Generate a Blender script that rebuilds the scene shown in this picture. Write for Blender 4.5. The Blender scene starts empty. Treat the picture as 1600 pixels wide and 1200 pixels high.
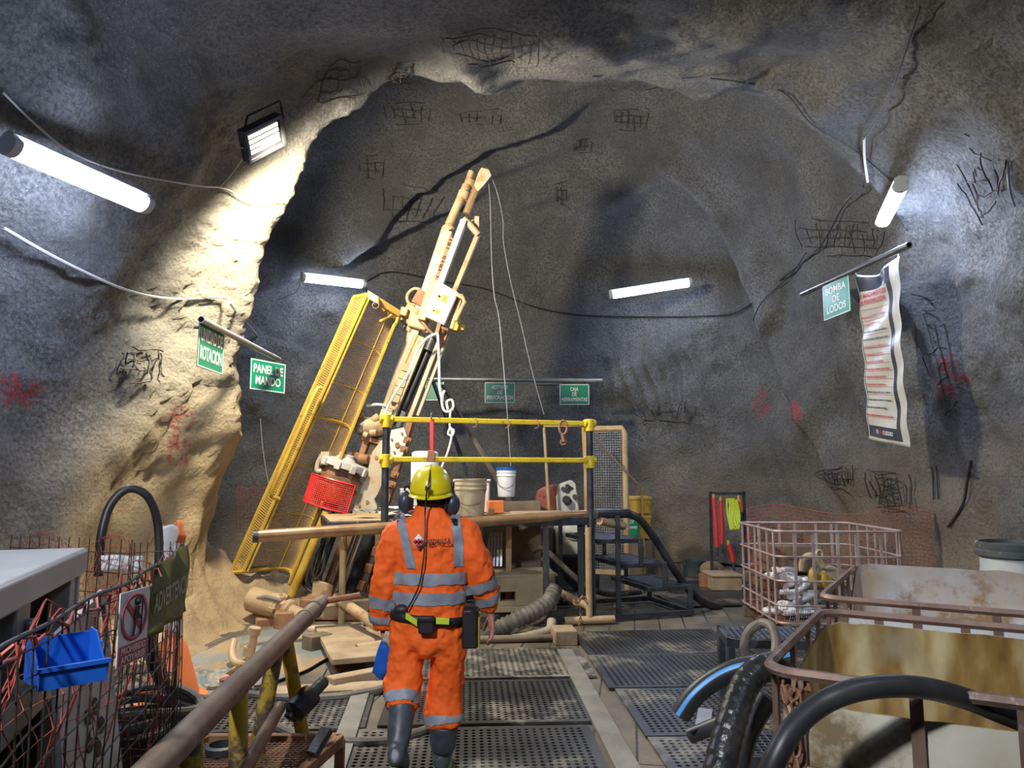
import bpy, bmesh, math, random
from mathutils import Vector, Matrix, noise
from mathutils.bvhtree import BVHTree
random.seed(7)
SC = bpy.context.scene
COL = SC.collection
PI = math.pi
V = Vector
# ------------------------------------------------------------------ camera, world, exposure
FPX = 1150.0
PITCH = math.atan(140 / FPX)
CAM = V((0, 0, 1.65))
cd = bpy.data.cameras.new('camera'); cd.sensor_width = 36; cd.lens = FPX / 1600 * 36
cd.clip_start = 0.05; cd.clip_end = 100
cam = bpy.data.objects.new('camera', cd); COL.objects.link(cam)
cam.location = CAM; cam.rotation_euler = (PI / 2 + PITCH, 0, 0)
SC.camera = cam
wd = bpy.data.worlds.new('world'); SC.world = wd; wd.use_nodes = True
wd.node_tree.nodes['Background'].inputs[0].default_value = (0.5, 0.6, 1, 1)
wd.node_tree.nodes['Background'].inputs[1].default_value = 0.02
SC.view_settings.view_transform = 'Standard'; SC.view_settings.look = 'None'
SC.view_settings.gamma = 1; SC.view_settings.use_curve_mapping = False
SC.view_settings.exposure = 0.0
SC.cycles.max_bounces = 8; SC.cycles.diffuse_bounces = 4; SC.cycles.use_denoising = True
SC.cycles.sample_clamp_indirect = 6; SC.cycles.caustics_reflective = False
TUBE_POWER = 105.0          # emission strength of the tube diffusers
FLOOD_WATT = 1250.0         # the LED floodlight on the left rib
FILL_WATT = 1150.0         # fill floodlight, added unseen behind the viewer
FLOOD_POS = V((-2.40, 6.85, 4.71))
FLOOD_AIM = V((0.2, 10.4, 1.5))

def ray(px, py):
    u = (px - 800) / FPX; v = (600 - py) / FPX
    c, s = math.cos(PITCH), math.sin(PITCH)
    return V((u, c - v * s, s + v * c))
def P(px, py, Y):                     # point of the place at depth Y
    r = ray(px, py); return CAM + r * (Y / r.y)
def G(px, py, z=0.0):                 # point of the place at height z
    r = ray(px, py); return CAM + r * ((z - CAM.z) / r.z)

# ------------------------------------------------------------------ materials
def mat(name, c1, c2=None, scale=4, rough=0.6, metal=0.0, bump=0.0, bscale=30, c3=None, t3=0.62, s3=2.0, emit=None, alpha=None, spec=None, detail=5, coat=0):
    m = bpy.data.materials.new(name); m.use_nodes = True
    nt = m.node_tree; b = nt.nodes['Principled BSDF']; L = nt.links.new
    tc = nt.nodes.new('ShaderNodeTexCoord')
    def nz(s, d=detail, r=0.6):
        n = nt.nodes.new('ShaderNodeTexNoise'); n.inputs['Scale'].default_value = s
        n.inputs['Detail'].default_value = d; n.inputs['Roughness'].default_value = r
        L(tc.outputs['Object'], n.inputs['Vector']); return n
    def ramp(src, a, bb):
        r = nt.nodes.new('ShaderNodeMapRange'); r.inputs[1].default_value = a; r.inputs[2].default_value = bb
        L(src, r.inputs[0]); return r.outputs[0]
    def mix(f, A, B):
        x = nt.nodes.new('ShaderNodeMix'); x.data_type = 'RGBA'
        L(f, x.inputs[0])
        for k, q in ((6, A), (7, B)):
            if isinstance(q, tuple): x.inputs[k].default_value = (*q, 1)
            else: L(q, x.inputs[k])
        return x.outputs[2]
    col = c1
    if c2: col = mix(ramp(nz(scale).outputs[0], 0.38, 0.62), c1, c2)
    if c3: col = mix(ramp(nz(s3, 8, .7).outputs[0], t3 - .04, t3 + .05), col, c3)
    if isinstance(col, tuple): b.inputs['Base Color'].default_value = (*col, 1)
    else: L(col, b.inputs['Base Color'])
    b.inputs['Roughness'].default_value = rough; b.inputs['Metallic'].default_value = metal
    if spec is not None: b.inputs['Specular IOR Level'].default_value = spec
    if coat: b.inputs['Coat Weight'].default_value = coat
    if bump:
        bp = nt.nodes.new('ShaderNodeBump'); bp.inputs['Distance'].default_value = bump
        L(nz(bscale).outputs[0], bp.inputs['Height']); L(bp.outputs[0], b.inputs['Normal'])
    if emit:
        b.inputs['Emission Color'].default_value = (*emit[0], 1); b.inputs['Emission Strength'].default_value = emit[1]
    if alpha is not None: b.inputs['Alpha'].default_value = alpha
    return m

# ------------------------------------------------------------------ mesh builder
def basis(d, up=V((0, 0, 1))):
    d = V(d).normalized()
    if abs(d.dot(up)) > .98: up = V((0, 1, 0)) if abs(d.y) < .9 else V((1, 0, 0))
    x = d.cross(up).normalized(); y = x.cross(d).normalized()
    return x, y, d
def catmull(pts, n=8, closed=False):
    pts = [V(p) for p in pts]; out = []
    N = len(pts)
    for i in range(N if closed else N - 1):
        g = (lambda k: pts[k % N]) if closed else (lambda k: pts[max(0, min(N - 1, k))])
        a, b, c, d = g(i - 1), g(i), g(i + 1), g(i + 2)
        for j in range(n):
            t = j / n
            out.append(.5 * ((2 * b) + (c - a) * t + (2 * a - 5 * b + 4 * c - d) * t * t + (3 * b - a - 3 * c + d) * t ** 3))
    if not closed: out.append(pts[-1].copy())
    return out
class MB:
    def __init__(s): s.v = []; s.f = []
    def add(s, vs, fs):
        o = len(s.v); s.v += [V(x) for x in vs]; s.f += [tuple(i + o for i in f) for f in fs]; return s
    def box(s, c, size, x=None, y=None, z=None, rz=0):
        X = V(x).normalized() if x is not None else V((math.cos(rz), math.sin(rz), 0))
        Z = V(z).normalized() if z is not None else V((0, 0, 1))
        Y = V(y).normalized() if y is not None else Z.cross(X).normalized()
        c = V(c); a, b, d = [q / 2 for q in size]
        vs = [c + X * i * a + Y * j * b + Z * k * d for i in (-1, 1) for j in (-1, 1) for k in (-1, 1)]
        return s.add(vs, [(0, 1, 3, 2), (4, 6, 7, 5), (0, 4, 5, 1), (2, 3, 7, 6), (0, 2, 6, 4), (1, 5, 7, 3)])
    def bar(s, a, b, w, h=None, up=V((0, 0, 1))):     # rectangular bar from a to b
        a, b = V(a), V(b); h = h or w; x, y, d = basis(b - a, up)
        vs = [q + x * i * w / 2 + y * j * h / 2 for q in (a, b) for i, j in ((-1, -1), (1, -1), (1, 1), (-1, 1))]
        return s.add(vs, [(3, 2, 1, 0), (4, 5, 6, 7)] + [(i, (i + 1) % 4, (i + 1) % 4 + 4, i + 4) for i in range(4)])
    def cyl(s, a, b, r, r2=None, n=16, cap=True):
        a, b = V(a), V(b); r2 = r if r2 is None else r2; x, y, d = basis(b - a)
        vs = [q + x * math.cos(2 * PI * i / n) * R + y * math.sin(2 * PI * i / n) * R for q, R in ((a, r), (b, r2)) for i in range(n)]
        fs = [(i, (i + 1) % n, (i + 1) % n + n, i + n) for i in range(n)]
        if cap: fs += [tuple(range(n))[::-1], tuple(range(n, 2 * n))]
        return s.add(vs, fs)
    def pipe(s, a, b, r, wall=.008, n=20):            # open-ended hollow pipe
        a, b = V(a), V(b); x, y, d = basis(b - a); ri = r - wall; vs = []
        for q, R in ((a, r), (b, r), (b, ri), (a, ri)):
            vs += [q + x * math.cos(2 * PI * i / n) * R + y * math.sin(2 * PI * i / n) * R for i in range(n)]
        fs = [(k * n + i, k * n + (i + 1) % n, ((k + 1) % 4) * n + (i + 1) % n, ((k + 1) % 4) * n + i) for k in range(4) for i in range(n)]
        return s.add(vs, fs)
    def lathe(s, prof, o, d=(0, 0, 1), n=24, cap=True, sx=1, arc=None):  # prof: (radius, height)
        x, y, d = basis(d); o = V(o); vs = []
        for r, h in prof:
            vs += [o + d * h + x * math.cos(2 * PI * i / n) * r * sx + y * math.sin(2 * PI * i / n) * r for i in range(n)]
        fs = []
        for k in range(len(prof) - 1):
            fs += [(k * n + i, k * n + (i + 1) % n, (k + 1) * n + (i + 1) % n, (k + 1) * n + i) for i in range(n)]
        if cap: fs += [tuple(range(n))[::-1], tuple(range((len(prof) - 1) * n, len(prof) * n))]
        return s.add(vs, fs)
    def tube(s, pts, r, n=8, smooth=0, closed=False, rf=None):
        if smooth: pts = catmull(pts, smooth, closed)
        pts = [V(p) for p in pts]; N = len(pts); vs = []
        x = None
        for i, p in enumerate(pts):
            if closed: d = pts[(i + 1) % N] - pts[i - 1]
            else: d = pts[min(N - 1, i + 1)] - pts[max(0, i - 1)]
            d.normalize()
            if x is None: x = basis(d)[0]
            x = (x - d * x.dot(d)).normalized(); y = d.cross(x)
            R = rf(i / max(1, N - 1)) if rf else (r[i] if isinstance(r, (list, tuple)) else r)
            vs += [p + x * math.cos(2 * PI * k / n) * R + y * math.sin(2 * PI * k / n) * R for k in range(n)]
        fs = [(i * n + k, i * n + (k + 1) % n, (i + 1) * n + (k + 1) % n, (i + 1) * n + k) for i in range(N - 1) for k in range(n)]
        if closed: fs += [((N - 1) * n + k, (N - 1) * n + (k + 1) % n, (k + 1) % n, k) for k in range(n)]
        else: fs += [tuple(range(n))[::-1], tuple(range((N - 1) * n, N * n))]
        return s.add(vs, fs)
    def prism(s, poly, dv):                            # extruded polygon
        poly = [V(p) for p in poly]; n = len(poly); dv = V(dv)
        return s.add(poly + [p + dv for p in poly], [tuple(range(n))[::-1], tuple(range(n, 2 * n))] + [(i, (i + 1) % n, (i + 1) % n + n, i + n) for i in range(n)])
    def ball(s, c, r, n=16, m=10, sc=(1, 1, 1), R=None):
        c = V(c); vs = []; fs = []
        for j in range(m + 1):
            t = PI * j / m
            for i in range(n):
                a = 2 * PI * i / n
                q = V((math.sin(t) * math.cos(a) * r * sc[0], math.sin(t) * math.sin(a) * r * sc[1], math.cos(t) * r * sc[2]))
                if R is not None: q = R @ q
                vs.append(c + q)
        for j in range(m): fs += [(j * n + i, (j + 1) * n + i, (j + 1) * n + (i + 1) % n, j * n + (i + 1) % n) for i in range(n)]
        return s.add(vs, fs)
    def grid(s, fn, nu, nv):
        vs = [fn(i / nu, j / nv) for i in range(nu + 1) for j in range(nv + 1)]
        return s.add(vs, [(i * (nv + 1) + j, (i + 1) * (nv + 1) + j, (i + 1) * (nv + 1) + j + 1, i * (nv + 1) + j + 1) for i in range(nu) for j in range(nv)])
    def build(s, name, m, parent=None, label=None, bevel=0, sharp=35, wire=0, solid=0, sub=0, fix=True, at=None, diag=False):
        off = V((0, 0, 0))
        if parent is not None:
            q = parent
            while q is not None: off = off + q.location; q = q.parent
        elif at is not None: off = V(at)
        else:
            xs = [v.x for v in s.v]; ys = [v.y for v in s.v]; zs = [v.z for v in s.v]
            off = V(((min(xs) + max(xs)) / 2, (min(ys) + max(ys)) / 2, min(zs)))
        me = bpy.data.meshes.new(name); me.from_pydata([v - off for v in s.v], [], s.f)
        if fix:
            bm = bmesh.new(); bm.from_mesh(me)
            bmesh.ops.remove_doubles(bm, verts=bm.verts, dist=1e-6)
            bmesh.ops.recalc_face_normals(bm, faces=bm.faces); bm.to_mesh(me); bm.free()
        me.materials.append(m)
        me.shade_smooth(); me.set_sharp_from_angle(angle=math.radians(sharp))
        o = bpy.data.objects.new(name, me); COL.objects.link(o)
        if parent is not None: o.parent = parent
        else: o.location = off
        if label: o['label'] = label
        if wire:
            w = o.modifiers.new('wire', 'WIREFRAME'); w.thickness = wire; w.use_even_offset = False; w.use_boundary = True
        if solid:
            w = o.modifiers.new('solid', 'SOLIDIFY'); w.thickness = solid; w.offset = 0
        if bevel:
            w = o.modifiers.new('bevel', 'BEVEL'); w.width = bevel; w.segments = 2; w.limit_method = 'ANGLE'; w.angle_limit = .6
            w.use_clamp_overlap = True
        if sub:
            w = o.modifiers.new('sub', 'SUBSURF'); w.levels = sub; w.render_levels = sub
        return o
def tag(o, label, cat, group=None, kind=None):
    o['label'] = label; o['category'] = cat
    if group: o['group'] = group
    if kind: o['kind'] = kind
    return o
def thing(name, label, cat, loc, group=None, kind=None):
    o = bpy.data.objects.new(name, None); COL.objects.link(o); o.location = V(loc); o.empty_display_size = .1
    return tag(o, label, cat, group, kind)
def dup(root, loc=None, rot=None, label=None, group=None):
    r = root.copy(); COL.objects.link(r)
    if loc is not None: r.location = V(loc)
    if rot is not None: r.rotation_euler = rot
    if label: r['label'] = label
    if group: r['group'] = group
    for ch in list(root.children):
        c = ch.copy(); COL.objects.link(c); c.parent = r
        for g in list(ch.children):
            d = g.copy(); COL.objects.link(d); d.parent = c
    return r
_font = None
def text(name, body, m, origin, right, up, width=None, height=.1, parent=None, align='CENTER', depth=.002, squeeze=None):
    cu = bpy.data.curves.new(name, 'FONT'); cu.body = body; cu.size = 1; cu.align_x = 'LEFT'; cu.align_y = 'BOTTOM_BASELINE'
    cu.offset = 0.022
    o = bpy.data.objects.new(name, cu); COL.objects.link(o)
    dg = bpy.context.evaluated_depsgraph_get(); me = bpy.data.meshes.new_from_object(o.evaluated_get(dg))
    bpy.data.objects.remove(o); bpy.data.curves.remove(cu)
    xs = [v.co.x for v in me.vertices] or [0, 1]; ys = [v.co.y for v in me.vertices] or [0, 1]
    x0, x1, y0, y1 = min(xs), max(xs), min(ys), max(ys)
    sy = height / .72
    sx = width / (x1 - x0) if width else sy
    if squeeze: sx = min(sx, sy * squeeze)
    W = (x1 - x0) * sx
    R = V(right).normalized(); U = V(up).normalized(); N = R.cross(U).normalized(); O = V(origin)
    ox = {'CENTER': -W / 2, 'LEFT': 0}[align]
    off = V((0, 0, 0)); q = parent
    while q is not None: off = off + q.location; q = q.parent
    for v in me.vertices:
        v.co = O + R * ((v.co.x - x0) * sx + ox) + U * (v.co.y * sy) + N * depth - off
    me.materials.clear(); me.materials.append(m)
    o = bpy.data.objects.new(name, me); COL.objects.link(o)
    if parent is not None: o.parent = parent
    return o

# ------------------------------------------------------------------ the cavern
def interp(tbl, y):
    if y <= tbl[0][0]: return tbl[0][1]
    for (a, va), (b, vb) in zip(tbl, tbl[1:]):
        if y <= b:
            t = (y - a) / (b - a); t = t * t * (3 - 2 * t); return va + (vb - va) * t
    return tbl[-1][1]
WL = [(-8, 4.2), (0, 4.0), (5, 3.95), (7.0, 3.72), (8.0, 3.32), (8.4, 3.4), (9.2, 5.0), (10.5, 5.4), (16, 5.4)]
WR = [(-8, 5.0), (4, 5.3), (8, 5.25), (9.6, 4.95), (11, 4.9), (16, 4.9)]
HH = [(-8, 5.2), (3, 5.4), (6, 5.7), (7.9, 6.15), (8.5, 6.6), (9.6, 8.2), (11, 8.7), (16, 8.9)]
YC, YE = 9.8, 14.3
def smooth01(t): t = max(0, min(1, t)); return t * t * (3 - 2 * t)
def shell(Y, f, t):
    a = PI * (1 - t); c, s = math.cos(a), math.sin(a)
    nl = 3.6 - .9 * smooth01((Y - 8.3) / .9)
    nr = 3.3 - .5 * smooth01((Y - 8) / 4)
    n = nl if c < 0 else nr
    w = interp(WL, Y) if c < 0 else interp(WR, Y)
    x = (1 if c > 0 else -1) * abs(c) ** (2 / n) * w * f
    z = abs(s) ** (2 / n) * interp(HH, Y) * f
    return V((x, Y, z))
rings = []
y = -8.0
while y < YC: rings.append((y, 1.0)); y += .16 if y < 3.5 else .052
p_ = 3.4; prev = None; acc = 0.0
for k in range(6001):
    f_ = 1 - k / 6000; g_ = (k / 6000)
    th = g_ * PI / 2
    yy = YC + (YE - YC) * abs(math.sin(th)) ** (2 / p_); ff = max(abs(math.cos(th)) ** (2 / p_), .0008)
    if prev is not None: acc += math.hypot(yy - prev[0], (ff - prev[1]) * 6)
    if prev is None or acc > .058 or k == 6000: rings.append((yy, ff)); acc = 0
    prev = (yy, ff)
NT = 340
base = []
for (Y, f) in rings:
    for j in range(NT + 1): base.append(shell(Y, f, j / NT))
# ribs and folds of the sprayed rock: (points, width, push inward, lower edge sharpness)
_fs = [(i * (NT + 1) + j, i * (NT + 1) + j + 1, (i + 1) * (NT + 1) + j + 1, (i + 1) * (NT + 1) + j) for i in range(len(rings) - 1) for j in range(NT)]
_bv = BVHTree.FromPolygons(base, _fs)
def _on(*pts):
    out = []
    for x, y in pts:
        h = _bv.ray_cast(CAM, ray(x, y).normalized())[0]; out.append(h if h is not None else P(x, y, 12))
    return out
RIBS = [(_on((560, 345), (600, 305), (640, 272), (700, 235), (760, 205), (850, 178)), .8, .85, 1),
        (_on((440, 430), (520, 402), (575, 372), (640, 340), (700, 318)), .7, .62, 1),
        (_on((640, 262), (720, 285), (800, 262), (850, 240)), .4, .18, 1),
        (_on((1040, 260), (1110, 330), (1165, 420), (1200, 520), (1255, 640), (1310, 760)), .6, .40, 1),
        (_on((830, 320), (900, 300), (960, 330), (1010, 300)), .45, .28, 1),
        (_on((700, 95), (850, 125), (1000, 135), (1180, 128), (1290, 190), (1380, 290)), .45, .30, 1),
        (_on((1330, 420), (1430, 440), (1500, 560), (1540, 700)), .4, .22, -1)]
def displace(q):
    C = V((.2, min(q.y, 9.3), 2.4)); d = C - q; L = d.length
    if L < 1e-4: return q
    d /= L
    low = smooth01(q.z / .5) * .7 + .3
    n1 = noise.fractal(q * .55 + V((3, 7, 1)), 1.0, 2.0, 3)
    n2 = noise.fractal(q * 1.9 + V((9, 2, 5)), .9, 2.1, 4)
    n3 = noise.fractal(q * 7.0, .8, 2.2, 3)
    k = .24 * n1 + .055 * n2 * low + .020 * n3
    ridge = 1 - abs(noise.noise(q * .8 + V((1, 1, 4)))) * 2
    k += .10 * max(0, ridge - .55) * (1 if q.z > 2 else .4)
    for pts, w, A, sg in RIBS:
        best = 1e9; bp = None; bs = None
        if min((V(p) - q).length for p in pts) > 2.4: continue
        for a, b in zip(pts, pts[1:]):
            a, b = V(a), V(b); t = max(0, min(1, (q - a).dot(b - a) / (b - a).length_squared)); c = a + (b - a) * t
            dd = (q - c).length
            if dd < best: best = dd; bp = c; bs = (b - a).normalized()
        e = math.exp(-(best / w) ** 2)
        side = smooth01((-(q - bp).cross(bs).dot(d) * sg + .10) / .28)
        k += A * e * (.15 + .85 * side)
    # column next to the flood lamp: craggy
    cc = math.exp(-((q.y - 7.7) / 1.0) ** 2) * smooth01((-q.x - 1.5) / .8)
    k += .40 * math.exp(-((q.y - 8.15) / .5) ** 2) * smooth01((q.z - .9) / 1.5) * (1 - .35 * smooth01((q.z - 3.8) / 1)) * smooth01((-q.x - 1.2) / .8)
    if cc > .02: k += cc * (.07 * noise.fractal(q * 2.6 + V((5, 5, 5)), .8, 2.2, 4) + .05 * noise.fractal(q * 9, .5, 2, 4)) * (1 - .6 * smooth01((q.z - 3) / 1.5))
    # ripples of sagging shotcrete on the back wall
    rp = math.exp(-((q.x - 2.9) / .9) ** 2 - ((q.z - 3.2) / 1.1) ** 2) * (1 if q.y > 11 else 0)
    if rp > .02: k += rp * .07 * math.sin(q.x * 24 + q.z * 5 + 3 * noise.noise(q * 1.5))
    return q + d * k
verts = [displace(q) for q in base]
for i, q in enumerate(verts):
    if q.z < -.15: q.z = -.15
faces = []
NR = len(rings)
for i in range(NR - 1):
    for j in range(NT):
        faces.append((i * (NT + 1) + j, i * (NT + 1) + j + 1, (i + 1) * (NT + 1) + j + 1, (i + 1) * (NT + 1) + j))
BVH = BVHTree.FromPolygons(verts, faces)
full = bpy.data.meshes.new('full'); full.from_pydata(verts, [], faces)
vn = [v.normal.copy() for v in full.vertices]
bpy.data.meshes.remove(full)
def W(px, py, off=0.0):               # point on the rock seen at that direction, pulled off the surface
    r = ray(px, py).normalized(); h, n, i, d = BVH.ray_cast(CAM, r)
    if h is None: return P(px, py, 12)
    if n.dot(r) > 0: n = -n
    return h + n * off
def near(p, off=0.0):
    h, n, i, d = BVH.find_nearest(V(p))
    if n.dot(V((.2, 8, 2.4)) - h) < 0: n = -n
    return h + n * off, n

def shotcrete():
    m = bpy.data.materials.new('shotcrete'); m.use_nodes = True; nt = m.node_tree; L = nt.links.new; N = nt.nodes.new
    b = nt.nodes['Principled BSDF']; geo = N('ShaderNodeNewGeometry')
    pos = geo.outputs['Position']
    def nz(s, d=5, r=.6):
        n = N('ShaderNodeTexNoise'); n.inputs['Scale'].default_value = s; n.inputs['Detail'].default_value = d
        n.inputs['Roughness'].default_value = r; L(pos, n.inputs['Vector']); return n.outputs[0]
    def mr(src, a, bb, lo=0, hi=1):
        r = N('ShaderNodeMapRange'); r.inputs[1].default_value = a; r.inputs[2].default_value = bb
        r.inputs[3].default_value = lo; r.inputs[4].default_value = hi; L(src, r.inputs[0]); return r.outputs[0]
    def mix(f, A, B):
        x = N('ShaderNodeMix'); x.data_type = 'RGBA'; L(f, x.inputs[0])
        for k, q in ((6, A), (7, B)):
            if isinstance(q, tuple): x.inputs[k].default_value = (*q, 1)
            else: L(q, x.inputs[k])
        return x.outputs[2]
    def math_(op, a, bb):
        x = N('ShaderNodeMath'); x.operation = op; x.use_clamp = True
        for k, q in ((0, a), (1, bb)):
            if isinstance(q, (int, float)): x.inputs[k].default_value = q
            else: L(q, x.inputs[k])
        return x.outputs[0]
    def blob(c, rx, ry, rz):
        s = N('ShaderNodeVectorMath'); s.operation = 'SUBTRACT'; L(pos, s.inputs[0]); s.inputs[1].default_value = c
        d = N('ShaderNodeVectorMath'); d.operation = 'DIVIDE'; L(s.outputs[0], d.inputs[0]); d.inputs[1].default_value = (rx, ry, rz)
        l = N('ShaderNodeVectorMath'); l.operation = 'LENGTH'; L(d.outputs[0], l.inputs[0]); return l.outputs['Value']
    col = mix(mr(nz(1.1, 6), .35, .65), (.115, .113, .11), (.235, .228, .212))
    col = mix(mr(nz(28, 3), .4, .62), col, (.10, .10, .098))
    col = mix(mr(nz(70, 2), .62, .72, 0, .7), col, (.42, .41, .38))
    # sandy dust low on the walls
    sp = N('ShaderNodeSeparateXYZ'); L(pos, sp.inputs[0])
    low = math_('MULTIPLY', mr(sp.outputs[2], 2.4, .3), mr(nz(.9), .35, .6))
    col = mix(math_('MULTIPLY', low, .75), col, (.36, .27, .17))
    colu = blob((-3.0, 8.1, 2.4), 1.3, 1.2, 3.6)  # cream of the floodlit column, painted into the rock colour
    col = mix(math_('MULTIPLY', mr(colu, 1.15, .6), .8), col, (.36, .32, .24))
    colb = blob((-3.2, 8.3, .3), 1.6, 2.4, 2.4)
    col = mix(math_('MULTIPLY', mr(colb, 1.1, .6), .85), col, (.60, .44, .23))
    # red spray paint marks
    rn = mr(nz(9, 4, .75), .47, .56)
    for (px, py, sx, sy) in ((285, 660, 15, 30), (280, 705, 14, 30), (15, 610, 32, 26), (1190, 630, 10, 26), (1240, 645, 11, 28), (1478, 600, 22, 26), (895, 577, 12, 8), (1480, 570, 10, 26)):
        q = W(px, py); d = (q - CAM).length / FPX
        k = blob(q, sx * d * 1.1, sx * d * 2.2, sy * d)
        col = mix(math_('MULTIPLY', math_('MULTIPLY', mr(k, 1.0, .7), rn), .8), col, (.42, .055, .06))
    L(col, b.inputs['Base Color']); b.inputs['Roughness'].default_value = .72
    b.inputs['Specular IOR Level'].default_value = .35
    vo = N('ShaderNodeTexVoronoi'); vo.inputs['Scale'].default_value = 22; L(pos, vo.inputs['Vector'])
    b1 = N('ShaderNodeBump'); b1.inputs['Distance'].default_value = .065; b1.inputs['Strength'].default_value = .8; L(nz(17, 6, .74), b1.inputs['Height'])
    b2 = N('ShaderNodeBump'); b2.inputs['Distance'].default_value = .010; b2.inputs['Strength'].default_value = .8; L(vo.outputs['Distance'], b2.inputs['Height']); L(b1.outputs[0], b2.inputs['Normal'])
    L(b2.outputs[0], b.inputs['Normal'])
    return m
M_ROCK = shotcrete()
def part_mesh(name, sel):
    fs = [f for k, f in enumerate(faces) if sel(k // NT, k % NT)]
    idx = {}; vs = []
    ff = []
    for f in fs:
        g = []
        for i in f:
            if i not in idx: idx[i] = len(vs); vs.append(i)
            g.append(idx[i])
        ff.append(g)
    me = bpy.data.meshes.new(name); me.from_pydata([verts[i] for i in vs], [], ff); me.materials.append(M_ROCK)
    me.shade_smooth(); me.normals_split_custom_set_from_vertices([vn[i] for i in vs])
    o = bpy.data.objects.new(name, me); COL.objects.link(o); o['kind'] = 'structure'; return o
TL, TR = int(NT * .33), int(NT * .67)
isback = lambda i: rings[i][0] > 13.0
part_mesh('wall_left', lambda i, j: not isback(i) and j < TL)
part_mesh('ceiling', lambda i, j: not isback(i) and TL <= j < TR)
part_mesh('wall_right', lambda i, j: not isback(i) and j >= TR)
part_mesh('wall_back', lambda i, j: isback(i))
e = MB(); e.add([V((-7, -7.9, -.1)), V((7, -7.9, -.1)), V((7, -7.9, 7)), V((-7, -7.9, 7))], [(0, 1, 2, 3)])
o = e.build('wall_front', M_ROCK, at=(0, 0, 0)); o['kind'] = 'structure'

# floor: dusty plank deck
def floor_mat():
    m = bpy.data.materials.new('plank_deck'); m.use_nodes = True; nt = m.node_tree; L = nt.links.new; N = nt.nodes.new
    b = nt.nodes['Principled BSDF']; geo = N('ShaderNodeNewGeometry'); mp = N('ShaderNodeMapping'); L(geo.outputs['Position'], mp.inputs[0])
    mp.inputs['Rotation'].default_value = (0, 0, PI / 2 + .16)
    br = N('ShaderNodeTexBrick'); L(mp.outputs[0], br.inputs[0]); br.inputs['Scale'].default_value = 1
    br.inputs['Brick Width'].default_value = 9.0; br.inputs['Row Height'].default_value = .27; br.inputs['Mortar Size'].default_value = .008
    br.inputs['Color1'].default_value = (.21, .175, .125, 1); br.inputs['Color2'].default_value = (.14, .115, .085, 1); br.inputs['Mortar'].default_value = (.02, .017, .014, 1)
    n = N('ShaderNodeTexNoise'); n.inputs['Scale'].default_value = 2.2; n.inputs['Detail'].default_value = 8; L(geo.outputs['Position'], n.inputs[0])
    r = N('ShaderNodeMapRange'); r.inputs[1].default_value = .4; r.inputs[2].default_value = .65; L(n.outputs[0], r.inputs[0])
    x = N('ShaderNodeMix'); x.data_type = 'RGBA'; L(r.outputs[0], x.inputs[0]); L(br.outputs['Color'], x.inputs[6]); x.inputs[7].default_value = (.085, .075, .06, 1)
    L(x.outputs[2], b.inputs['Base Color']); b.inputs['Roughness'].default_value = .55
    bp = N('ShaderNodeBump'); bp.inputs['Distance'].default_value = .02; L(br.outputs['Fac'], bp.inputs['Height']); bp.invert = True
    b3 = N('ShaderNodeBump'); b3.inputs['Distance'].default_value = .01; n2 = N('ShaderNodeTexNoise'); n2.inputs['Scale'].default_value = 18; n2.inputs['Detail'].default_value = 6; L(geo.outputs['Position'], n2.inputs[0])
    L(n2.outputs[0], b3.inputs['Height']); L(bp.outputs[0], b3.inputs['Normal']); L(b3.outputs[0], b.inputs['Normal'])
    return m
fl = MB(); fl.add([V((-7, -8, 0)), V((7, -8, 0)), V((7, 15.5, 0)), V((-7, 15.5, 0)), V((-7, -8, -.2)), V((7, -8, -.2)), V((7, 15.5, -.2)), V((-7, 15.5, -.2))],
                 [(0, 1, 2, 3), (4, 7, 6, 5), (0, 4, 5, 1), (1, 5, 6, 2), (2, 6, 7, 3), (3, 7, 4, 0)])
o = fl.build('floor', floor_mat(), at=(0, 0, 0)); o['kind'] = 'structure'

# ------------------------------------------------------------------ common materials
M = {}
M['black'] = mat('black_rubber', (.012, .012, .013), (.03, .03, .03), 6, .45, bump=.003, bscale=40)
M['hose'] = mat('hose_rubber', (.018, .019, .022), (.05, .048, .045), 3, .42)
M['dustyhose'] = mat('dusty_hose', (.17, .15, .12), (.06, .055, .05), 5, .6, bump=.004)
M['tan'] = mat('dusty_cream_paint', (.50, .37, .21), (.40, .27, .14), 5, .5, c3=(.30, .17, .09), t3=.58, s3=3, bump=.004)
M['cream'] = mat('cream_paint', (.52, .47, .35), (.46, .35, .22), 3, .45, c3=(.40, .20, .08), t3=.63, s3=4)
M['white'] = mat('white_paint', (.60, .60, .57), (.52, .51, .47), 3, .4, c3=(.45, .32, .18), t3=.66, s3=3)
M['yellow'] = mat('yellow_paint', (.58, .38, .05), (.47, .29, .05), 5, .42, c3=(.16, .10, .05), t3=.64, s3=9)
M['yellowbright'] = mat('rail_yellow', (.80, .62, .03), (.70, .50, .03), 5, .4, c3=(.07, .05, .03), t3=.63, s3=14)
M['scuffed'] = mat('scuffed_yellow', (.62, .42, .03), (.45, .30, .04), 6, .5, c3=(.10, .075, .06), t3=.53, s3=7, bump=.004)
M['rust'] = mat('rust', (.26, .12, .06), (.36, .19, .10), 6, .7, metal=.2, bump=.004, c3=(.12, .07, .05), t3=.6)
M['steel'] = mat('worn_steel', (.32, .31, .30), (.20, .19, .18), 8, .35, metal=.8)
M['chrome'] = mat('chrome', (.75, .77, .8), rough=.12, metal=1)
M['blacksteel'] = mat('black_painted_steel', (.018, .022, .032), (.05, .055, .065), 7, .4, c3=(.20, .19, .17), t3=.66, s3=8)
M['wood'] = mat('old_timber', (.42, .32, .20), (.28, .20, .12), 3, .75, bump=.006, bscale=14)
M['wooddark'] = mat('wet_timber', (.20, .15, .10), (.12, .09, .06), 3, .7, bump=.006, bscale=14)
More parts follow.
